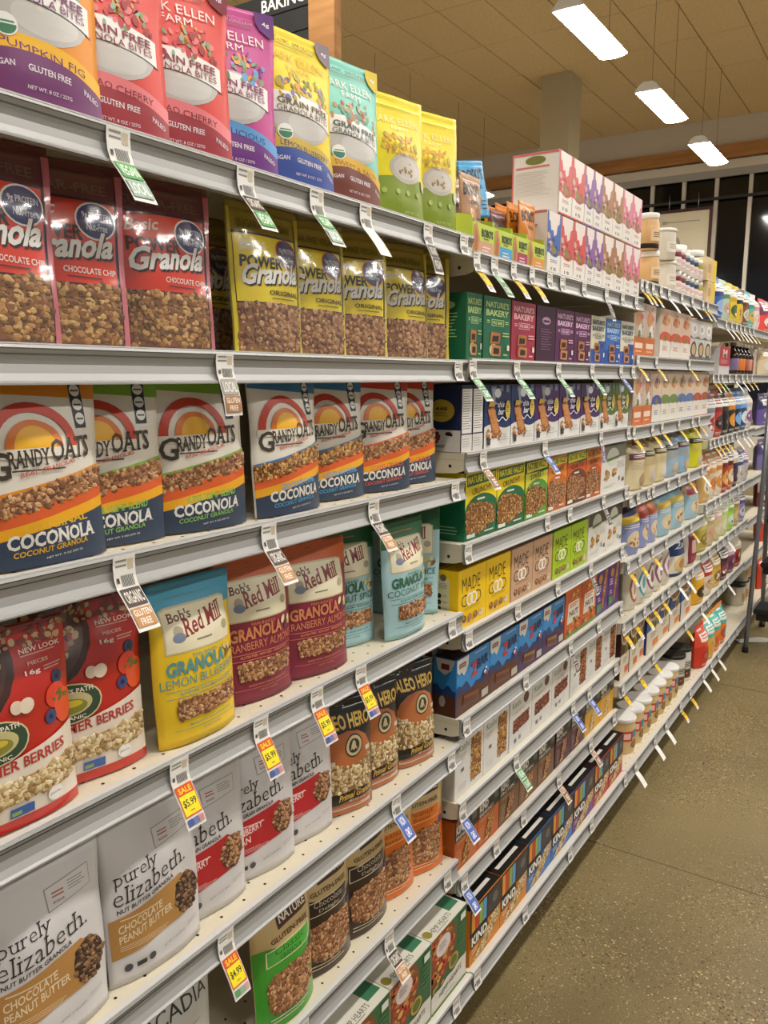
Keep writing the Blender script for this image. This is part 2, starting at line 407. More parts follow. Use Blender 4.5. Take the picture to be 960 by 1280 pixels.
for b in range(5):
    xa, xb = bx(b)+.002, bx(b+1)-.002
    g = empty('shelving_unit', ((xa+xb)/2, YF+.46, 0)); tag(g, f'cream steel shelving unit with back panel carrying the {BAYNAME[b]}', 'shelving'); cx = (xa+xb)/2
    box('back_panel', xa-cx, .001, .1, xb-cx, .02, 1.98, BACKP, g)
    box('kick_plate', xa-cx, -.40, 0, xb-cx, -.39, .125, mat('#1c1b1a', .6), g)
    for s in (0, 1): box('upright', (xa-cx if s == 0 else xb-cx-.03), -.03, 0, (xa-cx+.03 if s == 0 else xb-cx), .0009, 1.97, BACKP, g)
    n = len(LV[b])
    for l in range(n):
        z, y = SZ(b, l), SY(b, l); L = xb-xa; bottom = l == n-1
        names = ['top', 'second', 'third', 'fourth', 'fifth', 'sixth', 'seventh', 'eighth', 'ninth']
        r = empty('gondola_shelf', ((xa+xb)/2, y, z-.02))
        lv = 'base deck of the' if bottom else f'{names[l]} shelf down of the'
        tag(r, f'grey-railed cream metal shelf, {lv} {BAYNAME[b]}', 'shelf')
        h = L/2; dep = YF+.425-y
        box('deck', -h, .0005, .006, h, dep, .02, CREAM, r)
        prof = [(0, .0215), (-.006, .0215), (-.0085, .017), (-.005, .009), (-.0025, .0), (-.0045, -.010), (-.009, -.018), (-.0125, -.0205), (-.0125, -.0225), (-.001, -.0225), (0, -.01)]
        prism_x('price_rail', prof, -h, h, RAILM, r)
        box('rail_lip', -h, -.0065, .0216, h, .004, .0232, LIP, r)
        for zz in (.0165, .0105): box('rail_seam', -h+.0005, -.0086 if zz > .015 else -.0066, zz, h-.0005, -.003, zz+.0012, SEAM, r)
        for s in (-1, 1):
            xs = sorted((s*h, s*(h-.003)))
            pb = prism_x('bracket', [(.001, .0055), (.001, -.018), (.02, -.024), (.12, -.03), (dep-.02, -.05), (dep-.02, .0055)], xs[0]+.0001*s, xs[1]+.0001*s, CREAM, r)
            bm = bmesh.new()
            for yy in (.035, .16):
                c = [bm.verts.new((s*(h+.0006), yy+.004*math.cos(2*PI*i/8), -.009+.004*math.sin(2*PI*i/8))) for i in range(8)]; bm.faces.new(c)
            bm_obj('bracket_hole', bm, HOLE, pb)
        if (b == 0 and l >= 2) or bottom or b == 2:
            bm = bmesh.new()
            for k in range(int(L/.0254)):
                for q, yy in enumerate((.02, .045, .075, .11)):
                    px_ = -h+.012+.0254*k*1+(.0127 if q % 2 else 0)
                    if px_ > h-.005 or (k+q) % 2: continue
                    c = [bm.verts.new((px_+.0026*math.cos(2*PI*i/8), yy+.0026*math.sin(2*PI*i/8), .0204)) for i in range(8)]; bm.faces.new(c)
            o = bm_obj('perforations', bm, HOLE, r); o['kind'] = 'stuff'
# ------------------------------------------------------------------ step ladder at the end of the run
def ladder():
    r = empty('step_ladder', (5.12, .6, 0)); tag(r, 'grey tubular step ladder with black treads parked against the far shelves', 'ladder')
    GM = mat('#85878a', .35, .7); BK = mat('#161616', .7)
    def T(n, pts): tube(n, [(x-5.12, y-.6, z) for x, y, z in pts], .014, GM, r)
    for y0, y1 in ((.748, .735), (.30, .355)):
        T('front_rail', [(5.02, y0, .005), (5.03, y0+(y1-y0)*.1, .1), (5.07, y0+(y1-y0)*.35, .45), (5.10, y1, 1.0), (5.10, y1, 1.5)])
        T('rear_rail', [(5.62, y0, .005), (5.58, y0, .12), (5.30, y1, .95), (5.14, y1, 1.44)])
    T('top_bar', [(5.10, .735, 1.49), (5.10, .355, 1.49)])
    for k, (x, z) in enumerate(((4.97, .25), (5.10, .50), (5.2, .75))):
        t = box('tread', x-5.12, .335-.6, z, x-5.12+.22, .715-.6, z+.03, BK, r, .006)
        box('tread_skirt', x-5.12+.02, .35-.6, z-.04, x-5.12+.2, .70-.6, z-.0005, BK, t)
    for x, y in ((5.02, .748), (5.02, .30), (5.62, .748), (5.62, .30)): lathe('rubber_foot', [(.018, 0), (.018, .03), (.015, .032)], BK, r, 10).location = (x-5.12, y-.6, 0)
ladder()
bm = bmesh.new()
vv = [[bm.verts.new((.02*i+.03*j, .032*j*-1+.018*i, .002+.004*math.sin(j*1.3+i))) for i in range(4)] for j in range(6)]
for j in range(5):
    for i in range(3): bm.faces.new((vv[j][i], vv[j][i+1], vv[j+1][i+1], vv[j+1][i]))
bmesh.ops.solidify(bm, geom=bm.faces[:], thickness=.001)
o = bm_obj('paper_scrap', bm, mat('#e9e6df', .8), None, True); o.location = (5.16, .80, .004); tag(o, 'torn strip of white paper lying on the concrete floor by the ladder', 'paper')
# ================================================================== pouches
def sstep(a, b, x):
    t = min(max((x-a)/(b-a), 0), 1); return t*t*(3-2*t)
NU, NVV = 16, 20
def bilin(f, us, vs):                # the printed film follows the facets of the body exactly
    import bisect
    C = {}
    def at(i, j):
        if (i, j) not in C: C[(i, j)] = Vector(f(us[i], vs[j]))
        return C[(i, j)]
    def fn(u, v, d=0):
        i = min(max(bisect.bisect_right(us, u)-1, 0), len(us)-2); j = min(max(bisect.bisect_right(vs, v)-1, 0), len(vs)-2)
        a = (u-us[i])/(us[i+1]-us[i]); b = (v-vs[j])/(vs[j+1]-vs[j])
        q = at(i, j)+(a*(at(i+1, j)-at(i, j))+b*(at(i+1, j+1)-at(i+1, j)) if a >= b else b*(at(i, j+1)-at(i, j))+a*(at(i+1, j+1)-at(i, j+1)))
        return (q.x, q.y-d, q.z)
    return fn
def surf(W, H, D, seed, full=.5):
    r = random.Random(seed); ph = [r.uniform(0, 6) for _ in range(6)]
    def fn(u, v, d=0):
        T = (1-sstep(full, .95, v))*(.78+.22*sstep(0, .16, v))+.05*sstep(1, .8, v)
        S = max(0, 1-abs(2*u-1)**2.6)
        wr = .0016*S*(math.sin(7*u+5*v+ph[0])*math.sin(9*v+ph[1])+.6*math.sin(15*u*(1-v)+ph[2]+6*v)+.5*math.sin(13*v-6*u+ph[3]))*(.3+.7*sstep(.02, .2, v))
        x = (u-.5)*W*(1-.04*T*(1-.6*v))+.001*math.sin(8*v+ph[4])*(1 if u > .5 else -1)
        return (x, -(D/2*T*S+.0012+wr)-d, H*v-.004*S*(1-v)**8*0)
    return fn
def pouch(name, W, H, D, base, art, seal=None, rough=.42, coat=0, seed=1, full=.5, seal_v=.95, film=None, window='granola_window'):
    fn = surf(W, H, D, seed, full); root = empty(name)
    def shell(nm, v0, v1, nv, m, bottom):
        V, F = [], []
        for side in (0, 1):
            for j in range(nv+1):
                for i in range(NU+1):
                    x, y, z = fn(i/NU, v0+(v1-v0)*j/nv); V.append((x, y if side == 0 else -y*.85, z))
        st = NU+1; N = st*(nv+1)
        for j in range(nv):
            for i in range(NU):
                a = j*st+i; F += [(a, a+1, a+st+1), (a, a+st+1, a+st)]; a += N; F.append((a+1, a, a+st, a+st+1))
            for i, flip in ((0, 0), (NU, 1)):
                a = j*st+i; q = (a, a+st, N+a+st, N+a); F.append(q[::-1] if flip else q)
        for i in range(NU):
            if bottom: F.append((i+1, i, N+i, N+i+1))
            t = nv*st+i; F.append((t, t+1, N+t+1, N+t))
        return mesh_obj(nm, V, F, m, None, root, True)
    shell('pouch_body', 0, seal_v, NVV, mat(base, rough, coat=coat), True)
    shell('top_seal', seal_v+.0005, 1, 2, mat(seal or base, rough*.9, coat=coat), False)
    us = [i/NU for i in range(1, NU)]; vs = [seal_v*j/NVV for j in range(1, NVV)]+[seal_v]
    fl_ = bilin(fn, [0]+us+[1], [0]+vs+[1])
    art.build(fl_, us, vs, root, diag=([0]+us+[1], [0]+vs+[1]), rough=rough, coat=coat, granola=window)
    if film:
        a, b, c, d, m = film; V, F = [], []
        for j in range(9):
            for i in range(9): V.append(fn(a+(c-a)*i/8, b+(d-b)*j/8, .0075+.0012*math.sin(3*i+j*j)))
        for j in range(8):
            for i in range(8): F.append((j*9+i, j*9+i+1, j*9+i+10, j*9+i+9))
        mesh_obj('clear_film', V, F, m, None, root, True)
    root['W'] = W; return root
_used = set(); _ROW = {}; PL = {}
from mathutils.bvhtree import BVHTree
def body_bvh(r):
    bpy.context.view_layer.update() if False else None
    M = Matrix.LocRotScale(r.location, r.rotation_euler, r.scale); V, F = [], []
    for c in r.children:
        if c.type != 'MESH' or c.name.startswith(('printed', 'granola', 'flap', 'label_print')): continue
        b = len(V); g = .0045 if c.name.startswith(('pouch', 'top_seal')) else 0
        V += [M @ Vector((v.co.x, v.co.y-(g if v.co.y < 0 else 0), v.co.z)) for v in c.data.vertices]; F += [[i+b for i in q.vertices] for q in c.data.polygons]
    return BVHTree.FromPolygons(V, F), min(v.x for v in V), max(v.x for v in V)
def settle(r, b, l, px, place, back, lim=.34, yaws=(0,)):
    """push a product deeper onto its shelf, along the same sight line, until it touches none of its neighbours"""
    row = _ROW.setdefault((b, l), []); ok = False
    while not ok:
        for dy in yaws:
            place(back, dy); t, x0, x1 = body_bvh(r)
            if back > lim or not any(x0 < q[2] and q[1] < x1 and t.overlap(q[0]) for q in row): ok = True; break
        back += .004
    row.append((t, x0, x1)); return back-.004
def put(proto, b, l, px, label, cat, group=None, yaw=-8, lean=-3, back=.026, by='right', dz=0):
    """stand a copy of a product on shelf l of bay b; px = photo column of its bottom edge"""
    r = proto if proto.name not in _used else copy_tree(proto)
    _used.add(proto.name); W = proto['W']; z = SZ(b, l)+.0004+dz+.03*abs(math.sin(math.radians(lean)))
    th = math.radians(yaw); s = 1 if by == 'right' else -1 if by == 'left' else 0
    r.rotation_euler = (math.radians(lean), 0, th)
    if l > 0:
        h = max((c.data.vertices[i].co.z for c in r.children if c.name.startswith('top_seal') for i in range(len(c.data.vertices))), default=0)
        room = SZ(b, l-1)-SZ(b, l)-.0165
        if h > room: r.scale = (1, 1, room/h)
    def place(bk, dy=0):
        th = math.radians(yaw+dy); r.rotation_euler[2] = th
        y = SY(b, l)+bk; x = xat(px, y, z); cx = x-s*W/2*math.cos(th)
        hw = W/2*math.cos(th)+.008+abs(math.sin(th))*.02; cx = min(max(cx, bx(b)-.02+hw if b == 0 else bx(b)+hw), bx(b+1)-hw-(.006 if b else .002))
        r.location = (cx, y-s*W/2*math.sin(th), z)
    settle(r, b, l, px, place, back, yaws=(0, -5, -10, -15, -20, -25))
    PL.setdefault((b, l), []).append((r.location.x, label)); tag(r, label, cat, group); return r
GR = ['#8a5a2c', '#b98a4e', '#a37038', '#d0a868', '#6e4722']
GRL = ['#b89a68', '#d6bf92', '#c4a878', '#e2d2ac', '#9a7c4c']
GRD = ['#4a3222', '#6d4c34', '#8a6748', '#33231a', '#a07a54']
GRP = ['#9a6a44', '#bb8a5c', '#835636', '#caa074', '#704630']
# --- grain free bites: stand-up pouches on the top shelf
def bites(seed, base, band, bot, flav, ft, gf, pal, corner, badge=True):
    A = Art(seed)
    wv = lambda v0, a: (lambda u: v0+a*math.sin(.6+u*2.6)-a*1.6*u*u)
    A.P(ell(.47, .44, .40, .155), '#c2bfbc').P(ell(.52, .40, .27, .085), '#cfcdca').E(.47, .44, .04, .012, '#d8d3c6')
    A.B(wv(.44, .03), wv(.565, .03), '#f4f1ee', .05, .9)
    A.B(wv(.436, .03), wv(.441, .03), '#3a3238', .03, .92)
    A.S(46, (.14, .545, .9, .70), pal, .036, .75, ell(.5, .585, .40, .12))
    A.S(10, (.3, .64, .8, .73), pal, .02, .8)
    A.T('GRAIN FREE', .14, .512, .84, .553, gf, 'b', -.035).T('GRANOLA BITES', .13, .468, .85, .503, gf, 'n', -.035)
    A.T('LARK ELLEN', .13, .80, .87, .855, '#f3e9e2' if base != '#efd51f' else '#d9b70c', 'n', -.02).T('FARM', .34, .735, .64, .78, '#f3e9e2' if base != '#efd51f' else '#d9b70c', 'n', -.02)
    A.T('ORGANIC  SPROUTED', .12, .915, .78, .937, '#5a4030', 'n', -.01).R(.2, .893, .75, .897, '#8a6a50')
    A.P([(1, 1), (1, .86), (.93, .865), (.84, .90), (.80, .94), (.79, 1)], corner).T('4g', .87, .92, .95, .95, '#f0e8f0', 'b')
    A.B(wv(.205, .04), wv(.275, .04), band); A.B(0, wv(.2052, .04), bot)
    A.T(flav, .14, .252, .82, .286, ft, 'n', -.085)
    A.T('VEGAN', .06, .157, .24, .183, '#e9dfe6', 'bs', .02).T('GLUTEN FREE', .33, .155, .68, .185, '#e9dfe6', 'bs', -.05).T('PALEO', .80, .12, .95, .145, '#e9dfe6', 'bs', -.2)
    A.T('NET WT. 8 OZ / 227G', .32, .075, .68, .092, '#e0d2dd', 'b', -.02)
    if badge:
        A.E(.2, .335, .085, .05, '#f2f2ee').P(ell(.2, .335, .075, .043, 12, PI, 2*PI), '#3f7d5a').R(.14, .342, .26, .35, '#56916e').R(.02, .30, .10, .36, '#4f8fc4').R(.02, .30, .10, .315, '#a9c76c')
    return pouch('granola_pouch', .15, .236, .040, base, A, base, .45, seed=seed)
PAL_R = ['#c23a3c', '#e2797c', '#7f9a6a', '#d8a23e', '#a32c34', '#93b39a']
PAL_P = ['#5c7d52', '#e09a2e', '#6aa0d8', '#c2458a', '#7b9c70', '#93368a']
PAL_Y = ['#8f8b2e', '#d98f2a', '#8a7aae', '#b5a23c', '#6b7a2c', '#c9a63a']
pf = bites(11, '#e8921c', '#f2b81e', '#74386e', 'PUMPKIN FIG', '#74386e', '#7a3a6a', ['#d07a1c', '#8fae84', '#e9b23a', '#a8622a'], '#74386e')
put(pf, 0, 0, 130, 'orange and purple pumpkin fig granola bites pouch', 'pouch')
cc = bites(12, '#dd4a42', '#e87f86', '#a0353f', 'CACAO CHERRY', '#7a2430', '#8a2838', PAL_R, '#8a2838')
put(cc, 0, 0, 213, 'red cacao cherry granola pouch next to the orange pumpkin fig pouch', 'pouch', back=.032, yaw=-12)
put(cc, 0, 0, 291, 'red cacao cherry granola bites pouch standing next to the purple berry pouch', 'pouch')
bl = bites(13, '#c2458f', '#5b9bd8', '#6a2c82', 'BERRYLICIOUS', '#2c3a78', '#8a2c6c', PAL_P, '#6a2c82')
put(bl, 0, 0, 348, 'magenta and purple berry granola bites pouch with light blue stripe', 'pouch')
lb = bites(14, '#efd51f', '#cdb14a', '#3a52a0', 'LEMON BLUEBERRY', '#3a3358', '#6a5a1c', PAL_Y, '#8a7a86')
put(lb, 0, 0, 417, 'yellow lemon blueberry granola bites pouch with blue base', 'pouch')
ts = bites(15, '#84cfc0', '#e0b23c', '#7a4238', 'SWEET & SALTY', '#8a5a20', '#4a5a58', ['#6a9c80', '#c98a5a', '#4f8f88', '#b56a4a', '#d8a860'], '#e0c83a')
put(ts, 0, 0, 475, 'teal sweet and salty granola pouch with brown base', 'pouch')
A = Art(16)
A.B(0, lambda u: .335+.02*math.sin(2.5*u), '#80932c').E(.56, .42, .30, .115, '#bfb9b2').E(.56, .42, .24, .085, '#cfc8bf').S(14, (.42, .37, .7, .47), ['#a88a62', '#d8cbb4', '#8f7350'], .03, .6)
A.S(40, (.15, .56, .85, .72), ['#d9a21c', '#c9b21c', '#e2902a', '#a8a02c'], .035, .7, ell(.5, .6, .34, .1)).T('SUPERFOOD', .25, .555, .8, .59, '#c99a10', 'n').T('TRAIL MIX', .2, .512, .84, .548, '#c08c10', 'n')
A.T('LARK ELLEN', .12, .77, .88, .825, '#f6ea9a', 'n').T('FARM', .36, .715, .64, .752, '#f6ea9a', 'n').R(.1, .9, .8, .905, '#b9a41c')
for i in range(4): A.E(.17+.2*i, .23, .035, .022, '#a9b85c')
A.T('NET WT. 7 OZ', .5, .07, .8, .09, '#c2cc8a').E(.93, .32, .07, .05, '#d8d2b8')
tm = pouch('granola_pouch', .148, .232, .042, '#ecd61c', A, '#ecd61c', .38, seed=16)
put(tm, 0, 0, 530, 'yellow trail mix pouch with olive green base beside the teal pouch', 'pouch', yaw=-14, back=.036)
put(tm, 0, 0, 577, 'yellow trail mix pouch with olive base, at the shelf end by the pastry trays', 'pouch', yaw=-5, lean=-2)
# --- clear bags of power granola
def power(seed, film, lab, flav, fc, gp, prot, side, top):
    A = Art(seed)
    A.G([(.05, .02), (.93, .02), (.93, .335), (.05, .335)], gp, .0075, 150)
    A.R(.02, .33, .935, .80, '#3a1a34').P([(.05, .34), (.915, .34), (.915, .785), (.05, .785)], lab)
    A.T('SUGAR-FREE' if seed < 40 else 'SUGAR-FREE VEGAN', .12, .83, .86, .885, '#8d7062' if seed < 40 else '#6f6224', 'b')
    A.T('Basic', .10, .675, .42, .745, '#e9e4da', 'bi', .06)
    A.T('POWER', .10, .565, .62, .645, '#1e1718', 'k')
    A.E(.74, .68, .185, .105, '#f2f0ee' if seed < 40 else '#b5302a').E(.74, .68, .17, .095, '#23296b')
    A.T(prot+' PROTEIN', .615, .68, .875, .725, '#dfe2f0', 'b').T('Nut-Free', .65, .625, .84, .665, '#dfe2f0', 'b')
    A.T('Granola', .125, .435, .90, .575, '#241517', 'ki', .05).T('Granola', .11, .447, .885, .587, '#f4f2ee', 'ki', .05)
    A.T(flav, .42, .392, .90, .425, fc, 'b').L(.45, .36, .9, .375, '#5a2a1c' if seed < 40 else '#7a6a10', 1)
    A.R(.94, 0, 1, .95, side).R(0, 0, .035, .95, side)
    return pouch('granola_bag', .154, .222, .034, film, A, top, .3, .5, seed=seed, full=.62, film=(.04, .01, .94, .92, film_mat('clear_film_'+str(seed//10), '#ffffff')), window='granola_clumps')
pr = power(31, '#7a4448', '#e23a1c', 'CHOCOLATE CHIP', '#f6e6dc', GR, '9g', '#c9707c', '#6d3a3e')
py_ = power(41, '#b09a34', '#f0d81c', 'ORIGINAL', '#4a3a10', GRP, '10g', '#d8c63c', '#a08c3c')
put(pr, 0, 1, 78, 'clear red-label chocolate chip granola bag at the cut-off end of its row', 'bag', yaw=-6)
put(pr, 0, 1, 164, 'clear chocolate chip granola bag with red label, second of the three', 'bag', yaw=-10, back=.032)
put(pr, 0, 1, 269, 'clear chocolate chip granola bag with red label next to the yellow-label bags', 'bag', yaw=-4)
for i, (px, yw) in enumerate(((378, -3), (433, -8), (485, -8), (535, -8), (574, -8))):
    put(py_, 0, 1, px, ['clear bag of original power granola with yellow label beside the red-label bags', 'clear original granola bag with yellow label, second of five', 'clear original granola bag with yellow label, middle one of five', 'clear original granola bag with yellow label, fourth of five', 'clear original granola bag with yellow label next to the green fig bar boxes'][i], 'bag', yaw=yw, back=.028+(.01 if i in (1, 3) else 0))
put(py_, 0, 1, 300, 'clear original granola bag with yellow label standing in the second row behind', 'bag', back=.16)
# --- sunrise pouches of coconut granola
def sunrise(seed, top, flav, fc, gp):
    A = Art(seed); k = .13
    A.B(.90, .95, top).B(lambda u: .845+.05*(1-u), .91, top)
    A.R(.77, .695, .88, .955, '#23303c')
    for v in (.895, .82, .745): A.E(.825, v, .045, .032, '#e8e6df').R(.79, v-.006, .86, v+.004, '#56616b')
    def arc(r0, r1, c, cv=.605, cu=.41, a1=PI):
        n = 16; pl = []
        for i in range(n):
            a, b = a1*i/n, a1*(i+1)/n
            pl.append([(cu+r*math.cos(t), cv+r*.68*math.sin(t)) for r, t in ((r0, a), (r1, a), (r1, b), (r0, b))])
        A.Q(pl, c)
    arc(.27, .345, '#c8432c'); arc(.15, .215, '#d9772a'); A.P(ell(.41, .605, .155, .115, 16, 0, PI), '#eab023', True)
    A.R(.05, .56, .75, .607, '#e4dfd3')
    A.T('G', .06, .455, .215, .595, '#43392f', 'bs').T('RANDY', .20, .508, .50, .595, '#43392f', 'bs', .04).T('OATS', .51, .53, .88, .645, '#43392f', 'bs', .04).R(.22, .492, .62, .5, '#43392f')
    A.T('REAL GRANOLAS', .27, .462, .72, .485, '#c9695c', 'b', k)
    b0 = lambda v: (lambda u: v+k*(u-.5))
    A.B(b0(.42), b0(.435), top if top != '#c8452a' else '#d9603a')
    us = [i/8 for i in range(9)]
    A.G([(u, b0(.42)(u)) for u in us]+[(u, b0(.31)(u)) for u in us[::-1]], gp, .0062, 110)
    A.B(b0(.255), b0(.325), '#d95f2a').B(b0(.20), b0(.258), '#e8a81e').B(0, b0(.202), '#313f55')
    A.T(flav, .26, .182, .80, .222, fc, 'bs', .05).T('COCONOLA', .14, .098, .86, .176, '#e3dfd6', 'ks', .03).T('COCONUT GRANOLA', .18, .058, .78, .088, fc, 'bs', .05)
    A.T('NET WT. 9 OZ (255 G)', .42, .032, .72, .045, '#d5d2ca', 'b', .05)
    return pouch('coconut_granola_pouch', .162, .226, .040, '#e4dfd3', A, top, .42, seed=seed, full=.6)
so = sunrise(51, '#d98a16', 'ORIGINAL', '#e2b024', GRP); sh = sunrise(52, '#7fb03c', 'SUPER HEMP BLEND', '#8cc45a', GRP)
sc_ = sunrise(53, '#3a7ab0', 'CHOCOLATE CHUNK', '#5aa6d8', GR); sf = sunrise(54, '#c8452a', 'COFFEE CRUNCH', '#d9685a', GRP)
put(so, 0, 2, 132, 'coconut granola pouch with golden top and sunrise, original flavour', 'pouch', yaw=-2)
put(sh, 0, 2, 207, 'green-topped coconut granola pouch tucked beside the golden-topped one', 'pouch', yaw=-14, back=.036)
put(sh, 0, 2, 308, 'green-topped coconut granola pouch beside the blue-topped ones', 'pouch', yaw=-4)
put(sc_, 0, 2, 399, 'blue-topped chocolate coconut granola pouch next to a green-topped one', 'pouch', yaw=-1)
put(sc_, 0, 2, 455, 'blue-topped chocolate coconut granola pouch next to a red-topped one', 'pouch', yaw=-12, back=.04)
put(sf, 0, 2, 512, 'red-topped coffee coconut granola pouch next to a blue-topped one', 'pouch', yaw=-6)
put(sf, 0, 2, 544, 'red-topped coffee coconut granola pouch at the end of its row', 'pouch', yaw=-16, back=.04)
# --- summer berries
def berries():
    A = Art(61)
    A.R(0, .36, 1, .97, '#b8281c')
    A.P(ell(.05, .84, .50, .30), '#3c2016').P(ell(.04, .85, .46, .27), '#4e2c1c')
    A.S(70, (0, .62, .46, .97), ['#a68458', '#c2a478', '#7a5a3a', '#b03a3c', '#5a3a26', '#d0b88c'], .04, .7, ell(.04, .85, .42, .25))
    A.S(60, (.3, .88, .98, .97), ['#a68458', '#7a3a2c', '#c2a478', '#8a2a22'], .03, .6)
    A.T('NEW LOOK', .60, .845, .95, .87, '#eadbd0', 'b').L(.6, .825, .95, .838, '#d8a090', 1).T('PIECES', .64, .785, .82, .803, '#e2b8a8', 'b').T('16g', .6, .735, .73, .765, '#eadbd0', 'b').L(.76, .735, .95, .765, '#d8a090', 2)
    A.E(.87, .69, .055, .036, '#2b3050').E(.87, .69, .02, .013, '#151828').E(.84, .60, .10, .065, '#d8402c').E(.92, .53, .10, .09, '#e2512c').E(.78, .50, .055, .036, '#3a4478').E(.78, .5, .02, .013, '#1c2244')
    A.S(5, (.78, .55, .95, .62), ['#5a6a2c'], .035, .5).E(.49, .61, .05, .035, '#ddc9b4').E(.57, .605, .06, .04, '#e6d6c4')
    A.B(0, lambda u: .33+.14*max(0, u-.25), '#e6dacb').B(.0, .055, '#c02a1e')
    A.E(.27, .46, .30, .115, '#d7c9a0').E(.27, .46, .285, .107, '#2f4a38').E(.27, .46, .205, .068, '#c9bd8a').E(.26, .445, .17, .045, '#8a8a3c').E(.29, .46, .1, .02, '#d9c13c')
    A.T("NATURE'S PATH", .05, .515, .49, .545, '#e9e4d2', 'b', 0).T('ORGANIC', .13, .368, .41, .39, '#e9e4d2', 'b')
    A.T('SUMMER BERRIES', .02, .28, .88, .335, '#b5302a', 'b', .05)
    A.G([(.02, .125), (.96, .16), (.96, .29), (.7, .265), (.02, .235)], GRL, .0075, 130)
    A.S(12, (.3, .15, .9, .27), ['#8a2a3a', '#5a2030', '#a8302c'], .02, .7)
    A.E(.17, .09, .075, .042, '#f0efe8').P(ell(.17, .09, .065, .036, 12, PI, 2*PI), '#5a7a5c').R(.36, .065, .55, .115, '#3a62a8').R(.37, .075, .45, .095, '#8fae5c').E(.74, .105, .07, .04, '#f4f2ec').T('gluten free', .69, .095, .79, .115, '#6a6a66')
    return pouch('granola_pouch', .158, .236, .042, '#b8281c', A, '#8a3024', .25, .6, seed=61, full=.6, window='granola_clumps')
sb = berries()
put(sb, 0, 3, 97, 'glossy red summer berries granola pouch at the cut-off end of its row', 'pouch', yaw=-3)
put(sb, 0, 3, 183, 'glossy red summer berries granola pouch beside the yellow and blue pouch', 'pouch', yaw=-12, back=.04)
# --- pan-baked granola pouches
def mill(seed, top, main, tc, flav, gp, lab_low=.60):
    A = Art(seed)
    A.B(lambda u: .775+.02*u, .955, top)
    A.P([(.10, .57), (.90, .57), (.905, .70), (.90, .835), (.84, .85), (.16, .85), (.095, .835)], '#cfc39a').P([(.115, .58), (.885, .58), (.89, .70), (.885, .825), (.83, .838), (.17, .838), (.11, .825)], '#e9e2c4')
    A.T("Bob's", .16, .755, .42, .815, '#6b3a2c', 'bs', .04).T('Red Mill', .30, .655, .80, .765, '#8c2a2c', 'bs', .12)
    A.E(.24, .70, .05, .035, '#b0a48a').E(.24, .665, .065, .03, '#7d88a0').E(.82, .665, .05, .03, '#b5a98a').L(.42, .615, .66, .635, '#8a806a', 1)
    A.L(.2, .89, .8, .905, tc if top == '#4fa3c4' else '#c9774c', 1)
    A.T('PAN-BAKED', .36, .535, .66, .556, tc).T('GRANOLA', .10, .435, .76, .525, tc, 'k', .02).S(7, (.78, .47, .92, .53), ['#4a4a6a', '#d8c878', '#8a6a4a', '#e0d8b0'], .04, .7)
    A.T(flav, .04, .365, .95, .42, tc, 'n', .02).R(.08, .345, .92, .349, tc).T('GLUTEN FREE - NON GMO - WHOLE GRAIN', .2, .318, .84, .335, tc, 'b', .01).R(.08, .302, .92, .306, tc)
    A.G([(.17, .165), (.90, .175), (.90, .29), (.17, .285)], gp, .0058, 110)
    A.T('MADE WITH WHOLE GRAIN OATS', .27, .118, .82, .132, tc, 'b', .01).R(.12, .1, .9, .103, tc).T('NET WT. 11 OZ (312G)', .42, .068, .66, .084, tc, 'b')
    return pouch('granola_pouch', .156, .238, .046, main, A, top, .42, seed=seed, full=.62)
my = mill(71, '#4fa3c4', '#efc92a', '#5a9aa0', 'LEMON BLUEBERRY', GRP); mc = mill(72, '#c9622c', '#8c2f45', '#d98a5a', 'CRANBERRY ALMOND', GRP); mg_ = mill(73, '#2c6b40', '#a9cfd6', '#2f6b52', 'COCONUT SPICE', GRP)
put(my, 0, 3, 295, 'yellow and blue lemon blueberry granola pouch with cream label', 'pouch', yaw=-1)
put(mc, 0, 3, 366, 'maroon and orange cranberry almond granola pouch next to the yellow pouch', 'pouch', yaw=-9, back=.04)
put(mc, 0, 3, 435, 'maroon and orange cranberry almond granola pouch next to the pale blue pouches', 'pouch', yaw=-3)
put(mg_, 0, 3, 469, 'pale blue and green coconut granola pouch squeezed beside the maroon one', 'pouch', yaw=-20, back=.06)
put(mg_, 0, 3, 531, 'pale blue and green coconut granola pouch standing out in front of its two neighbours', 'pouch', yaw=-1)
put(mg_, 0, 3, 549, 'pale blue and green coconut granola pouch turned edge-on at the shelf end', 'pouch', yaw=-58, back=.04)
put(mg_, 0, 3, 492, 'pale blue and green coconut granola pouch standing in the second row', 'pouch', yaw=0, back=.165)
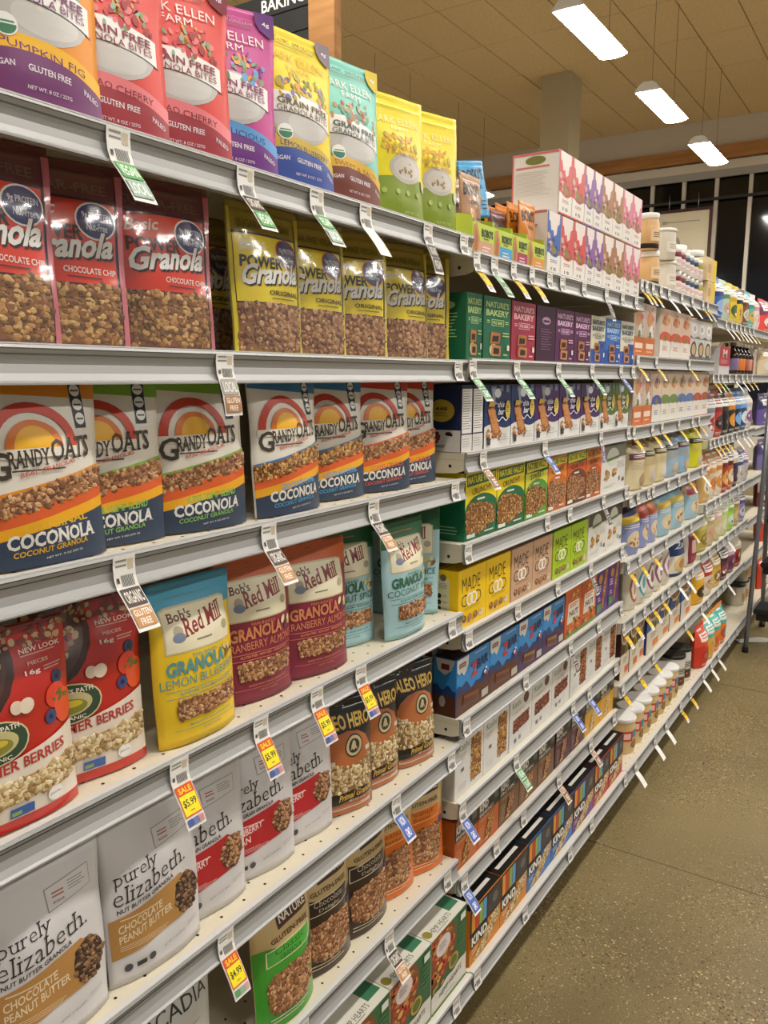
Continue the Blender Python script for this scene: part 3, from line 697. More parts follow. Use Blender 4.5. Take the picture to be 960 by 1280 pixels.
# --- white typewriter-lettered pouches
def typew(seed, gran, panel, l1, l2, pt, gp):
    A = Art(seed)
    A.P([(.50, .715), (.90, .745), (.90, .855), (.50, .83)], '#8f8b8a').P([(.506, .72), (.895, .748), (.895, .851), (.506, .826)], '#d9d6d6')
    A.L(.56, .765, .68, .80, '#b06a60', 2).L(.70, .765, .86, .82, '#8a8684', 4, .3).T('SUGAR', .56, .745, .66, .757, '#8a5a52', 'b')
    A.T('purely', .09, .575, .50, .675, '#2e2b2b', 'st', .10).T('elizabeth.', .08, .478, .82, .583, '#2e2b2b', 'st', .10)
    A.T(gran, .10, .435, .66, .462, '#3e3a3a', 'b', .10)
    A.P([(.03, .165), (.80, .24), (.80, .46), (.74, .49), (.03, .405)], panel)
    A.L(.12, .385, .58, .4, pt, 1).T(l1, .10, .315, .52, .365, pt, 'b', .10).T(l2, .10, .255, .61 if len(l2) > 6 else .36, .302, pt, 'b', .10).L(.1, .205, .6, .24, pt, 3, .25)
    A.G(ell(.80, .355, .15, .115), gp, .0055, 70, '#3a2a20')
    A.E(.15, .10, .035, .024, '#4a4848').R(.22, .085, .31, .115, '#33302f').E(.37, .105, .035, .024, '#4a4848').T('NET WT. 12 OZ (340G)', .5, .10, .74, .118, '#7a7674', 'n', .1).L(.78, .13, .96, .16, '#a8a4a2', 2, .25)
    return pouch('granola_pouch', .166, .245, .036, '#d6d3d4', A, '#d6d3d4', .4, seed=seed, full=.6)
tp = typew(81, 'NUT BUTTER GRANOLA', '#b4854a', 'CHOCOLATE', 'PEANUT BUTTER', '#e6d2b0', GRD); tcr = typew(82, 'ANCIENT GRAIN GRANOLA', '#b8242c', 'CRANBERRY', 'PECAN', '#f0d4ce', GRP)
put(tp, 0, 4, 138, 'white peanut butter granola pouch with tan panel beside the orange pouch', 'pouch', yaw=-4)
put(tp, 0, 4, 252, 'white peanut butter granola pouch with tan panel, next to the red-panelled pouches', 'pouch', yaw=-4)
put(tcr, 0, 4, 309, 'white cranberry granola pouch with red panel, beside the tan-panelled one', 'pouch', yaw=-12, back=.036)
put(tcr, 0, 4, 370, 'white cranberry granola pouch with red panel, middle of the three', 'pouch', yaw=-9, back=.036)
put(tcr, 0, 4, 417, 'white cranberry granola pouch with red panel, beside the black and orange bags', 'pouch', yaw=-14, back=.04)
A = Art(84); A.B(.62, .95, '#cf7414').B(.5, .78, '#d9861c').T('granola', .3, .8, .9, .87, '#f2e6d0', 'bi').R(.2, .2, .8, .45, '#d8d5d2').T('NET WT. 12 OZ', .4, .1, .8, .12, '#7a7674')
ow = pouch('granola_pouch', .15, .236, .042, '#dedbd8', A, '#b8641c', .4, seed=84)
put(ow, 0, 4, 12, 'orange and white granola pouch cut off beside the peanut butter pouch', 'pouch', yaw=-10, back=.04)
# --- black hero bags
def hero():
    A = Art(91)
    A.P([(.06, .0), (.94, .0), (.94, .55), (.85, .66), (.7, .72), (.5, .74), (.3, .72), (.15, .66), (.06, .55)], '#b5683a')
    A.T('PALEO HERO', .04, .76, .97, .885, '#e0a53c', 'k', -.02).T('PALEO HERO', .045, .768, .965, .878, '#f0cf6a', 'b', -.02)
    A.G([(.10, .20), (.92, .20), (.92, .50), (.75, .44), (.5, .42), (.25, .46), (.10, .52)], GRL, .0068, 110, '#8a6a44')
    A.E(.60, .60, .17, .105, '#2e2a22').E(.60, .60, .15, .092, '#c9bc94').E(.60, .60, .105, .066, '#2e2a22').E(.6, .605, .035, .045, '#c9bc94').P([(.54, .56), (.6, .6), (.67, .555), (.63, .61), (.6, .59), (.56, .62)], '#c9bc94')
    A.R(.08, .46, .26, .5, '#d8c9b8').R(.82, .52, .93, .56, '#d8c9b8').L(.1, .47, .24, .49, '#7a3a2a', 1)
    A.B(lambda u: .085+.05*u, lambda u: .195+.02*u, '#171412', .06, .94).T('Primal Granola', .30, .125, .93, .185, '#e2b24a', 'bi', .04).T('NET WT. 8 OZ', .48, .10, .78, .12, '#d8d2c2', 'b')
    A.R(.1, .045, .9, .075, '#d8b8a0').L(.12, .05, .88, .07, '#8a4a2c', 1)
    return pouch('granola_bag', .135, .222, .042, '#1b1816', A, '#141210', .3, .4, seed=91, full=.62, window='granola_clumps')
hb = hero()
put(hb, 0, 4, 466, 'black and orange granola bag beside the white pouches', 'bag', yaw=-6)
put(hb, 0, 4, 499, 'black and orange granola bag, middle of the three', 'bag', yaw=-14, back=.04)
put(hb, 0, 4, 543, 'black and orange granola bag at the shelf end beside the blue bar boxes', 'bag', yaw=-5)
# --- tan topped gluten free bags
def nature(seed, main, boxc, f1, f2, fcol):
    A = Art(seed)
    A.B(0, lambda u: .60+.05*math.sin(5*u+1), main)
    A.P([(.36, .735), (.88, .76), (.88, .895), (.36, .88)], '#4a241c').T('BACK TO', .42, .83, .75, .865, '#dccba8', 'b', .03).T('NATURE', .39, .765, .86, .825, '#efe6d2', 'bs', .03)
    A.T('GLUTEN-FREE', .22, .665, .84, .70, '#5a3a28', 'b', .02)
    A.P([(.14, .50), (.86, .53), (.86, .655), (.14, .625)], '#e3d8bc' if seed != 103 else '#f3c08a').P([(.155, .508), (.845, .537), (.845, .647), (.155, .618)], boxc)
    A.T(f1, .26, .575, .72, .625, fcol, 's', .03).T(f2, .33, .525, .66, .56, fcol, 's', .03)
    A.G([(.14, .16), (.3, .12), (.7, .12), (.88, .17), (.9, .40), (.82, .46), (.5, .45), (.2, .42), (.12, .36)], GRP, .0068, 140)
    A.E(.72, .20, .16, .085, '#a88664').E(.72, .20, .13, .065, '#8f6b4a').R(.85, .43, .95, .5, '#2c3d6a')
    A.L(.15, .04, .85, .1, '#d8c8a0' if seed == 102 else '#e8dcc0', 2, .25)
    return pouch('granola_bag', .152, .245, .044, '#c9ae78', A, '#c2a56c', .32, .3, seed=seed, full=.62, window='granola_clumps')
ng, nc_, no = nature(101, '#3d9a2c', '#48a83a', 'Classic', 'GRANOLA', '#1d4a1a'), nature(102, '#33211a', '#2a1a15', 'Chocolate', 'Delight', '#d9cdb8'), nature(103, '#dd6c16', '#e27a28', 'Peanut', 'Butter', '#7a3a0c')
put(ng, 0, 5, 392, 'tan and green classic gluten-free granola bag', 'bag', yaw=-3)
put(nc_, 0, 5, 439, 'tan and dark brown chocolate granola bag beside the green bag', 'bag', yaw=-9, back=.036)
put(nc_, 0, 5, 484, 'tan and dark brown chocolate granola bag beside the orange bags', 'bag', yaw=-6, back=.04)
put(no, 0, 5, 517, 'tan and orange peanut butter granola bag beside the dark brown bags', 'bag', yaw=-12, back=.04)
put(no, 0, 5, 560, 'tan and orange peanut butter granola bag at the shelf end', 'bag', yaw=-3)
A = Art(111); A.G([(.04, .80), (.96, .83), (.94, .92), (.06, .92)], GRP, .006, 60).T('ARCADIA', .06, .66, .94, .76, '#26352c', 'n', .05).R(.2, .58, .8, .585, '#8a938c').T('GRANOLA', .3, .48, .7, .53, '#57635c')
ar = pouch('granola_pouch', .16, .235, .042, '#cdcbc6', A, '#bdb8ae', .4, seed=111)
put(ar, 0, 5, 268, 'white granola pouch with dark green capitals under the peanut butter pouches', 'pouch', yaw=-4, back=.04)
# ================================================================== cartons
def carton(name, W, H, D, base, front=None, left=None, top=None, rough=.4, body='carton_body', seam=True):
    root = empty(name); root['W'] = W; root['D'] = D
    box(body, -W/2, -D/2, 0, W/2, D/2, H, mat(base, rough), root, .0012)
    if seam:
        bm = bmesh.new(); bm_box(bm, -W/2+.002, D/2-.014, H-.0003, W/2-.002, D/2-.0125, H+.0003); bm_box(bm, -W/2+.004, -D/2+.004, H-.0003, W/2-.004, -D/2+.0048, H+.0002)
        bm_obj('flap_seam', bm, mat('#3a3630', .8), root)
    if front: front.build(lambda u, v, d: (-W/2+.001+u*(W-.002), -D/2-d, .001+v*(H-.002)), [], [], root, 'printed_front', rough, step=.00012)
    if left: left.build(lambda u, v, d: (-W/2-d, D/2-.001-u*(D-.002), .001+v*(H-.002)), [], [], root, 'printed_side', rough, step=.00012)
    if top: top.build(lambda u, v, d: (-W/2+.001+u*(W-.002), -D/2+.001+v*(D-.002), H+d), [], [], root, 'printed_top', rough, step=.00012)
    return root
def group(b, l, px0, px1, n, maker, label, cat, grp=None, back=.012, yaw=0, dz=0, gap=.0012, jit=0, ends=None):
    """n like boxes side by side between two photo columns, standing on shelf l of bay b"""
    z = SZ(b, l)+.0004+dz; y = SY(b, l)+back; xa, xb = max(xat(px0, y, z), bx(b)+.006), min(xat(px1, y, z), bx(b+1)-.006); W = (xb-xa)/n-gap
    p = maker(W); out = []
    for i in range(n):
        r = p if i == 0 else copy_tree(p); D = p['D']
        r.location = (xa+(i+.5)*(xb-xa)/n, y+D/2+(random.uniform(0, jit) if jit else 0), z); r.rotation_euler = (0, 0, math.radians(yaw))
        if not dz: t_, a_, b_ = body_bvh(r); _ROW.setdefault((b, l), []).append((t_, a_, b_))
        lab = label[i] if isinstance(label, (list, tuple)) else label
        if ends and n > 1: lab += f', by the {ends[0]}' if i == 0 else f', by the {ends[1]}' if i == n-1 else ', between two like it'
        PL.setdefault((b, l), []).append((r.location.x, lab)); tag(r, lab, cat, grp if not isinstance(label, (list, tuple)) else grp); out.append(r)
    return out
# --- fig bar boxes
def figbox(base, tc, fr, bot=None):
    def mk(W):
        A = Art(5)
        if bot: A.R(0, 0, 1, .32, bot).R(.55, .32, 1, .5, bot)
        A.T("NATURE'S", .08, .83, .92, .93, tc, 'k').T('BAKERY', .08, .70, .92, .80, tc, 'k')
        A.R(.28, .545, .74, .65, tc).R(.30, .555, .72, .64, base).T('FIG BAR', .33, .57, .69, .625, tc, 'k').L(.1, .57, .22, .63, tc, 2).L(.78, .57, .92, .63, tc, 2)
        A.E(.36, .16, .15, .1, fr).P([(.22, .26), (.58, .27), (.62, .44), (.26, .45)], '#b5743a').P([(.29, .295), (.53, .3), (.55, .39), (.32, .39)], '#3a1c16').P([(.26, .07), (.62, .06), (.64, .23), (.3, .25)], '#c4864a').P([(.34, .1), (.56, .1), (.57, .19), (.36, .2)], '#3a1c16')
        A.L(.68, .36, .94, .45, tc, 2).R(.86, .16, .95, .25, '#e8e4dc').L(.72, .05, .94, .1, tc, 1)
        S = Art(6); S.L(.2, .3, .8, .7, tc, 8, .3).E(.5, .82, .2, .06, tc)
        T = Art(6); T.R(.05, .3, .6, .6, '#4a8ac0')
        return carton('snack_bar_box', W, .142, .09, base, A, S, T)
    return mk
g1 = figbox('#1d6b4a', '#b9d88a', '#cfc9a0')
group(1, 1, 576, 602, 1, g1, 'dark green fig bar box touching the clear yellow-label bag', 'box')
group(1, 1, 603, 637, 1, g1, 'dark green fig bar box beside the crimson fig bar box', 'box')
group(1, 1, 638, 668, 1, figbox('#a32c44', '#f0b9c0', '#c2303a'), 'crimson fig bar box', 'box')
def figside(W):
    A = Art(8); A.E(.5, .75, .22, .07, '#b98ab0').R(.34, .72, .66, .76, '#3c1230').L(.22, .2, .8, .6, '#8a5a80', 9, .3)
    return carton('snack_bar_box', W, .142, .12, '#3c1230', A)
group(1, 1, 669, 693, 1, figside, 'plum fig bar box turned with its plain side panel showing', 'box')
group(1, 1, 693, 737, 2, figbox('#56204c', '#e2b6d6', '#8a3a6a'), 'plum fig bar box with pink lettering', 'box', 'plum fig bar boxes', ends=('dark side panel', 'cream box'))
group(1, 1, 737, 755, 1, figbox('#dcd6bc', '#4a5a78', '#4a6ab8', '#2f55a8'), 'cream and blue oat bar box between the plum and the all-blue box', 'box')
group(1, 1, 755, 774, 1, figbox('#2f6cc0', '#b9d4f0', '#3a4a8a', '#2450a0'), 'bright blue fig bar box between two cream boxes', 'box')
group(1, 1, 774, 791, 1, figbox('#dcd6bc', '#4a5a78', '#4a6ab8', '#2f55a8'), 'cream and blue oat bar box at the bay end', 'box')
# --- charity bars
def lifebox(top):
    def mk(W):
        A = Art(9)
        A.R(0, 0, 1, .30, '#e6e4e0').B(.28, lambda u: .34+.04*math.sin(6*u), '#e6e4e0')
        A.P([(.22, .98), (.42, .98), (.38, .74), (.5, .7), (.24, .66), (.3, .76)], '#9aa4b8').E(.48, .87, .12, .075, '#dfe2e8').R(.55, .9, .68, 1, '#7a8aa6').R(.78, .88, .9, 1, '#7a8aa6')
        A.P([(.10, .62), (.34, .66), (.62, .22), (.34, .14)], '#b56a34').P([(.14, .6), (.32, .63), (.56, .26), (.36, .2)], '#cf8e52').S(30, (.05, .12, .62, .3), ['#8a4a2a', '#b5773e', '#5a2e1e', '#d0a060'], .05, .5).S(16, (.16, .24, .5, .6), ['#8a4a24', '#e0ae6c'], .03, .6, [(.10, .62), (.34, .66), (.62, .22), (.34, .14)])
        A.P([(.12, .66), (.16, .74), (.34, .74), (.34, .66)], '#e0b23c')
        A.T('this', .46, .64, .72, .73, '#eceaf0', 'bi').T('bar', .48, .52, .72, .62, '#eceaf0', 'bi').B(lambda u: .44+.03*math.sin(22*u), lambda u: .46+.03*math.sin(22*u), '#eceaf0', .42, .92)
        A.E(.85, .6, .1, .15, '#e2c860').L(.79, .54, .91, .66, '#6a5a20', 4, .35)
        A.R(.08, .05, .2, .16, '#3a3a44').L(.5, .08, .92, .2, '#b9b5b0', 3, .3)
        return carton('snack_bar_box', W, .148, .07, top, A)
    return mk
def lifeside(W):
    A = Art(10); A.R(.04, .28, .96, .95, '#e9e7e2').L(.1, .32, .9, .92, '#6a6866', 16, .25).R(0, 0, 1, .26, '#dedbd6').L(.1, .05, .9, .2, '#a8a4a0', 4, .3)
    S = Art(11); S.R(0, 0, 1, .33, '#d9d6d0').E(.62, .62, .26, .17, '#c2a83c').T('448', .5, .62, .74, .68, '#4a3c10', 'b').L(.48, .52, .76, .6, '#5a4a14', 3, .3).T('double', .02, .66, .34, .73, '#cdd2da', 'bi').T('choc', .02, .57, .3, .63, '#cdd2da', 'bi').S(12, (.1, .12, .8, .3), ['#5a2e1e', '#3a1c14', '#7a3a26'], .1, .5).L(.1, .05, .8, .1, '#4a4644', 2)
    return carton('snack_bar_box', W, .148, .13, '#1c2a50', A, S)
group(1, 2, 575, 603, 2, lifeside, ['navy bar box turned end-on with yellow roundel on its exposed side', 'navy bar box turned end-on, showing only its white nutrition panel, second in the row'], 'box')
group(1, 2, 604, 667, 2, lifebox('#1f3468'), 'navy and white bar box with bar leaning on crumbs', 'box', 'navy bar boxes', ends=('nutrition panels', 'purple boxes'))
group(1, 2, 667, 748, 3, lifebox('#4a2468'), 'purple and white bar box with nut bar picture', 'box', 'purple bar boxes', ends=('navy boxes', 'green boxes'))
group(1, 2, 748, 788, 2, lifebox('#5f7a34'), 'green and white bar box with pale bar picture', 'box', 'green bar boxes', ends=('purple boxes', 'bay end'))
# --- crunchy bars
def crunchy(body, arch, panel, name, seedv, gp):
    def mk(W):
        A = Art(seedv)
        A.R(0, .5, 1, .80, arch).P(ell(.5, .5, .62, .27), arch).P(ell(.52, .36, .56, .30), body)
        A.R(0, .78, 1, 1, panel[0]).P([(.04, .79), (.96, .83), (.96, .98), (.04, .96)], panel[1])
        A.T('NATURE VALLEY', .07, .83, .95, .94, panel[2], 'k', .02).T(name, .2, .66, .82, .75, '#2a2a1c', 'n', .06).R(.35, .57, .6, .6, '#e8e6da')
        A.G([(.02, .12), (.45, .06), (.96, .2), (.92, .44), (.55, .52), (.15, .56), (.02, .42)], gp, .0062, 120)
        A.R(.05, .03, .3, .09, '#dfe6d8').L(.6, .03, .95, .08, '#d8dccb', 1)
        S = Art(3); S.L(.15, .06, .85, .2, '#a9c8a8', 3, .3).R(0, .78, 1, 1, panel[0])
        return carton('snack_bar_box', W, .158, .075, body, A, S)
    return mk
group(1, 3, 580, 654, 2, crunchy('#0f6b45', '#f0d81c', ('#f0d81c', '#1f6a3a', '#e9d83a'), 'CRUNCHY', 12, GR), ['green and yellow crunchy oat bar box at the bay edge', 'green and yellow crunchy oat bar box, second in its row'], 'box')
group(1, 3, 655, 683, 1, crunchy('#5aa03c', '#dfe04a', ('#1f5a38', '#e9dc30', '#2a5a20'), 'SWEET', 13, GR), 'light green granola bar box with a dark green header', 'box')
group(1, 3, 683, 707, 1, crunchy('#c96a24', '#e88a2c', ('#d9601c', '#f0cf1c', '#3a6a2a'), 'CHEWY', 14, GRP), 'orange granola bar box beside the light green one', 'box')
group(1, 3, 707, 731, 1, crunchy('#6a3a20', '#d95a24', ('#2f7a34', '#f0d81c', '#2f6a24'), 'OATS', 15, GRP), 'brown granola bar box with yellow and green header', 'box')
group(1, 3, 731, 750, 1, crunchy('#c2551c', '#e0702c', ('#e8b81c', '#e07a1c', '#5a3a14'), 'PEANUT', 16, GRP), 'orange granola bar box touching the white biscuit box', 'box')
def whitebox(dark, pal):
    def mk(W):
        A = Art(18); A.R(0, .72, 1, 1, dark).E(.45, .75, .25, .2, '#d5d8cc').P([(.2, .66), (.7, .7), (.7, .76), (.2, .72)], '#5a7a44')
        A.S(26, (.08, .26, .62, .5), pal, .06, .7, ell(.35, .38, .27, .14)).L(.62, .45, .95, .62, '#a8a49e', 5, .25).R(.72, .18, .76, .28, '#5a6a3a').R(.86, .14, .95, .22, '#6a665f').L(.1, .06, .6, .14, '#b0aca6', 2, .25)
        return carton('snack_bar_box', W, .15, .07, '#e2e0da', A)
    return mk
group(1, 3, 750, 781, 1, whitebox('#7a7f70', ['#b58a4e', '#8a5e2e', '#d0aa6c']), 'white biscuit box with green crest beside the orange granola bar box', 'box')
# --- thin-lettered minis
def good(base, ink):
    def mk(W):
        A = Art(20)
        A.T('MADE', .12, .62, .78, .86, '#241f12', 't').T('G', .10, .36, .30, .57, '#241f12', 't').T('D', .64, .36, .82, .57, '#241f12', 't')
        for cu in (.40, .54): A.E(cu, .465, .13, .115, '#f6f3e4').E(cu, .465, .085, .08, base)
        A.Q([ell(.47, .465, .035, .09, 12)], '#f6f3e4')
        A.L(.2, .28, .8, .33, ink, 2, .25)
        for i in range(4): A.E(.2+.2*i, .15, .07, .065, ['#7a4a28', '#a8683a', '#8a5630', '#d8c8b4'][i]).E(.18+.2*i, .17, .03, .025, '#c89a68')
        A.S(6, (.08, .07, .9, .12), ['#3a4a78', '#c9c2b4', '#7a5a3a'], .03, .6)
        S = Art(21); S.R(.0, 0, .62, .86, '#d9cfa8').E(.35, .88, .14, .06, '#6a6450').L(.1, .68, .6, .78, '#6a6450', 4, .25)
        for i in range(5): S.E(.2, .56-.11*i, .09, .045, '#2a2a22').L(.34, .54-.11*i, .58, .58-.11*i, '#7a745c', 2, .3)
        return carton('snack_box', W, .138, .062, base, A, S)
    return mk
group(1, 4, 572, 637, 2, good('#f2c80c', '#8a7410'), 'bright yellow granola minis box', 'box', 'yellow minis boxes', ends=('bay edge', 'beige boxes'))
group(1, 4, 638, 689, 2, good('#c9a284', '#7a5a44'), 'beige granola minis box', 'box', 'beige minis boxes', ends=('yellow boxes', 'lime boxes'))
group(1, 4, 690, 733, 2, good('#a6c81e', '#5a7010'), 'lime green granola minis box', 'box', 'lime minis boxes', ends=('beige boxes', 'white boxes'))
group(1, 4, 734, 776, 2, whitebox('#4a4038', ['#c48a3c', '#8a5a24', '#e0b464']), 'white cookie box with dark header beside the lime boxes', 'box', 'white cookie boxes', ends=('lime boxes', 'bay end'))
# --- kids bars
def kids(low, barc):
    def mk(W):
        A = Art(23)
        A.B(.34, lambda u: .47+.07*math.sin(9*u)+.05*math.sin(23*u+1), '#1f3a6c').R(0, 0, 1, .34, low).B(.3, lambda u: .36+.03*math.sin(14*u), low)
        A.P([(.0, 1), (.0, .80), (.06, .74), (.14, .76), (.2, .68), (.27, .74), (.33, .84), (.34, 1)], '#dcdad6').R(.06, .84, .26, .92, '#6b2a2a').T('CLIF KID', .08, .86, .24, .9, '#f0e6dc', 'b')
        A.T('Z', .42, .55, .62, .80, '#c9302a', 'k', .1).T('BAR', .60, .64, .95, .82, '#1c2c5a', 'k', .1).S(6, (.76, .42, .9, .58), ['#c9302a', '#e8e2d8', '#2a3a78'], .05, .8)
        A.P([(.18, .14), (.62, .08), (.66, .27), (.2, .32)], barc).P([(.2, .15), (.6, .1), (.63, .2), (.21, .26)], '#5a2e1e').R(.74, .06, .95, .2, '#b8b2a6').L(.5, .94, .9, .97, '#cfe0ee', 1)
        S = Art(24); S.B(.34, lambda u: .5+.05*math.sin(12*u), '#1f3a6c').R(0, 0, 1, .36, low).P([(.1, 1), (.2, .8), (.5, .72), (.8, .82), (.95, 1)], '#c9c6c2').R(.35, .82, .7, .92, '#6b2a2a').E(.4, .25, .14, .1, '#9a948a')
        T = Art(1); T.R(.0, .0, 1, 1, '#3a2a24').R(.1, .2, .5, .5, '#5a4a40')
        return carton('snack_bar_box', W, .14, .062, '#2f86c8', A, S, T)
    return mk
kb_ = kids('#5a3020', '#7a4630')
group(1, 5, 548, 575, 1, kb_, 'blue kids bar box pushed back behind the front row', 'box', back=.09)
group(1, 5, 554, 647, 2, kb_, ['blue and brown kids bar box at the bay edge', 'blue and brown kids bar box beside the blue and purple ones'], 'box')
group(1, 5, 647, 704, 2, kids('#43204e', '#8a6a3c'), 'blue kids bar box with purple lower half', 'box', 'blue and purple kids bar boxes', ends=('brown-footed box', 'orange nut boxes'))
def nutbox(base, c2, t):
    def mk(W):
        A = Art(26); A.P([(.12, .28), (.9, .28), (.85, .72), (.18, .72)], '#ddd6c6').T(t, .25, .42, .8, .54, '#2a2420', 'k').L(.25, .58, .78, .68, '#b5482a', 2).S(30, (.1, .05, .9, .34), ['#b9782c', '#8a5220', '#d8a04a', '#6a3a18'], .07, .6).S(14, (.3, .75, .8, .95), ['#e0b060', '#a8642c'], .07, .5).R(0, 0, 1, .07, c2)
        return carton('snack_bar_box', W, .15, .06, base, A)
    return mk
group(1, 5, 705, 744, 2, nutbox('#cf5a22', '#5f8a3a', 'NUT'), 'orange nut bar box with cream panel and green foot', 'box', 'orange nut bar boxes', ends=('blue boxes', 'purple boxes'))
def purp(W):
    A = Art(27); A.P([(.42, .1), (.62, .12), (.92, .95), (.68, .97)], '#9a5f30').S(30, (.42, .08, .95, .97), ['#b8824a', '#7a4420', '#cfa060'], .05, .6, [(.42, .1), (.62, .12), (.92, .95), (.68, .97)]).E(.3, .8, .16, .1, '#c98a4a').L(.12, .5, .4, .66, '#d8c8e4', 3, .4).R(.05, .08, .38, .26, '#3f8a4a').L(.1, .3, .36, .4, '#cfc0dc', 2)
    return carton('snack_bar_box', W, .155, .06, '#4f2478', A)
group(1, 5, 744, 779, 2, purp, 'purple bar box with long seeded bar across it', 'box', 'purple seeded bar boxes', ends=('orange boxes', 'bay end'))
# --- white wholegrain bars
def kashi(v):
    def mk(W):
        A = Art(30+v); A.T('Kashi', .1, .78, .48, .9, '#6f8a68', 'n')
        if v in (0, 2):
            A.G([(.55, .12), (.92, .12), (.92, .88), (.55, .88)], [GR, None, ['#7a3a24', '#a86a3c', '#5a2a1c', '#c49058']][v], .006, 110); A.L(.1, .6, .42, .72, '#c9a890', 3, .25).R(.2, .42, .3, .48, '#6a7068').L(.1, .08, .45, .2, '#b5b2ac', 3, .2)
        else:
            A.E(.72, .84, .12, .1, '#5a3424').G([(.14, .3), (.86, .34), (.86, .58), (.14, .55)], ['#6b3426', '#8a4a34', '#4a241a', '#a86a4c'], .006, 80).L(.2, .64, .8, .7, '#c9a890', 2, .3).R(.2, .1, .3, .18, '#6a7068').R(.4, .11, .5, .19, '#8a8f88')
        return carton('snack_bar_box', W, .15, .05, '#dcdad6', A)
    return mk
group(1, 6, 562, 635, 2, kashi(0), ['white wholegrain bar box with tall trail mix strip, standing at the bay edge', 'white wholegrain bar box with tall trail mix strip, second in its row'], 'box')
group(1, 6, 636, 711, 3, kashi(1), 'white bar box with square dark bar picture', 'box', 'white boxes with square bar picture', ends=('trail mix boxes', 'narrow-strip boxes'))
group(1, 6, 712, 769, 3, kashi(2), 'white bar box with narrow dark nut strip', 'box', 'white boxes with narrow nut strip', ends=('square-picture boxes', 'bay end'))
# --- breakfast and protein bars
def kindb(base, sub, barp=GR):
    def mk(W):
        A = Art(36); A.P([(0, .60), (1, .60), (1, 1), (0, 1)], '#1d1a18').R(.06, .86, .40, .98, '#c9662a').R(.16, .86, .26, .98, '#a8352a').T('KIND', .06, .72, .46, .88, '#ece8e0', 'k').T(sub, .06, .62, .72, .69, '#ece8e0', 'b').R(.74, .74, .94, .92, '#5d625c').L(.1, .5, .6, .56, '#e8c8a0', 2, .2)
        A.P([(.30, .06), (.54, .06), (.74, .50), (.52, .56)], barp[1]).G([(.30, .06), (.54, .06), (.74, .50), (.52, .56)], barp, .0055, 46).L(.06, .06, .26, .4, '#d8b890', 6, .15)
        return carton('snack_bar_box', W, .138, .07, base, A, None, None)
    return mk
group(1, 7, 567, 623, 2, kindb('#b85a1c', 'BREAKFAST'), ['orange and black breakfast bar box at the bay edge', 'orange and black breakfast bar box beside the brown protein boxes'], 'box')
group(1, 7, 623, 692, 3, kindb('#6e4a2c', 'PROTEIN', GRP), 'brown and black breakfast protein bar box', 'box', 'brown protein bar boxes', ends=('orange boxes', 'plum boxes'))
group(1, 7, 693, 730, 2, kindb('#4f2238', 'PROTEIN', GRP), 'dark plum and black protein bar box', 'box', 'plum protein bar boxes', ends=('brown boxes', 'yellow boxes'))
group(1, 7, 730, 769, 2, kindb('#d8a21c', 'BREAKFAST', GRL), 'yellow and black breakfast bar box', 'box', 'yellow breakfast bar boxes', ends=('plum boxes', 'bay end'))
def kindn(base, behind):
    def mk(W):
        A = Art(38); A.R(0, .52, 1, 1, '#262322').R(.58, .56, .95, .92, '#3c3a3a')
        for i, c in enumerate(('#e0952a', '#c2402a', '#8fae4a', '#5b9fd0')): A.R(.05+.12*i, .58, .16+.12*i, .96, c)
        A.R(.02, .30, .56, .54, '#262322').T('KIND', .05, .33, .54, .50, '#f0ede6', 'k').E(.8, .78, .09, .09, '#6a6664')
        A.G([(.10, .04), (.45, .03), (.97, .36), (.97, .54), (.70, .50)], GRL, .0058, 90).L(.06, .16, .26, .26, '#f0e2c0', 2, .25)
        T = Art(3); T.R(0, 0, 1, 1, behind).P([(0, 0), (1, 0), (1, .62), (.62, .62), (.6, .52), (.4, .52), (.38, .62), (0, .62)], '#171514').R(.12, .16, .86, .26, '#cfcbc4').R(.3, .4, .4, .44, '#55504c').R(.6, .4, .7, .44, '#55504c')
        return carton('snack_bar_box', W, .15, .11, base, A, None, T)
    return mk
group(1, 8, 586, 658, 2, kindn('#cf7f14', '#c46a14'), 'black and amber nut bar box on the base shelf', 'box', 'amber nut bar boxes on the base shelf', ends=('hemp granola carton', 'blue boxes'))
group(1, 8, 658, 715, 2, kindn('#2f6fb8', '#1f4f98'), 'black and blue nut bar box on the base shelf', 'box', 'blue nut bar boxes on the base shelf', ends=('amber boxes', 'purple box'))
group(1, 8, 715, 741, 1, kindn('#6a3a86', '#4a2468'), 'black and purple nut bar box on the base shelf', 'box')
group(1, 8, 741, 783, 2, kindn('#b52c2c', '#8a1c20'), 'black and red nut bar box on the base shelf', 'box', 'red nut bar boxes on the base shelf', ends=('purple box', 'oat tubs'))
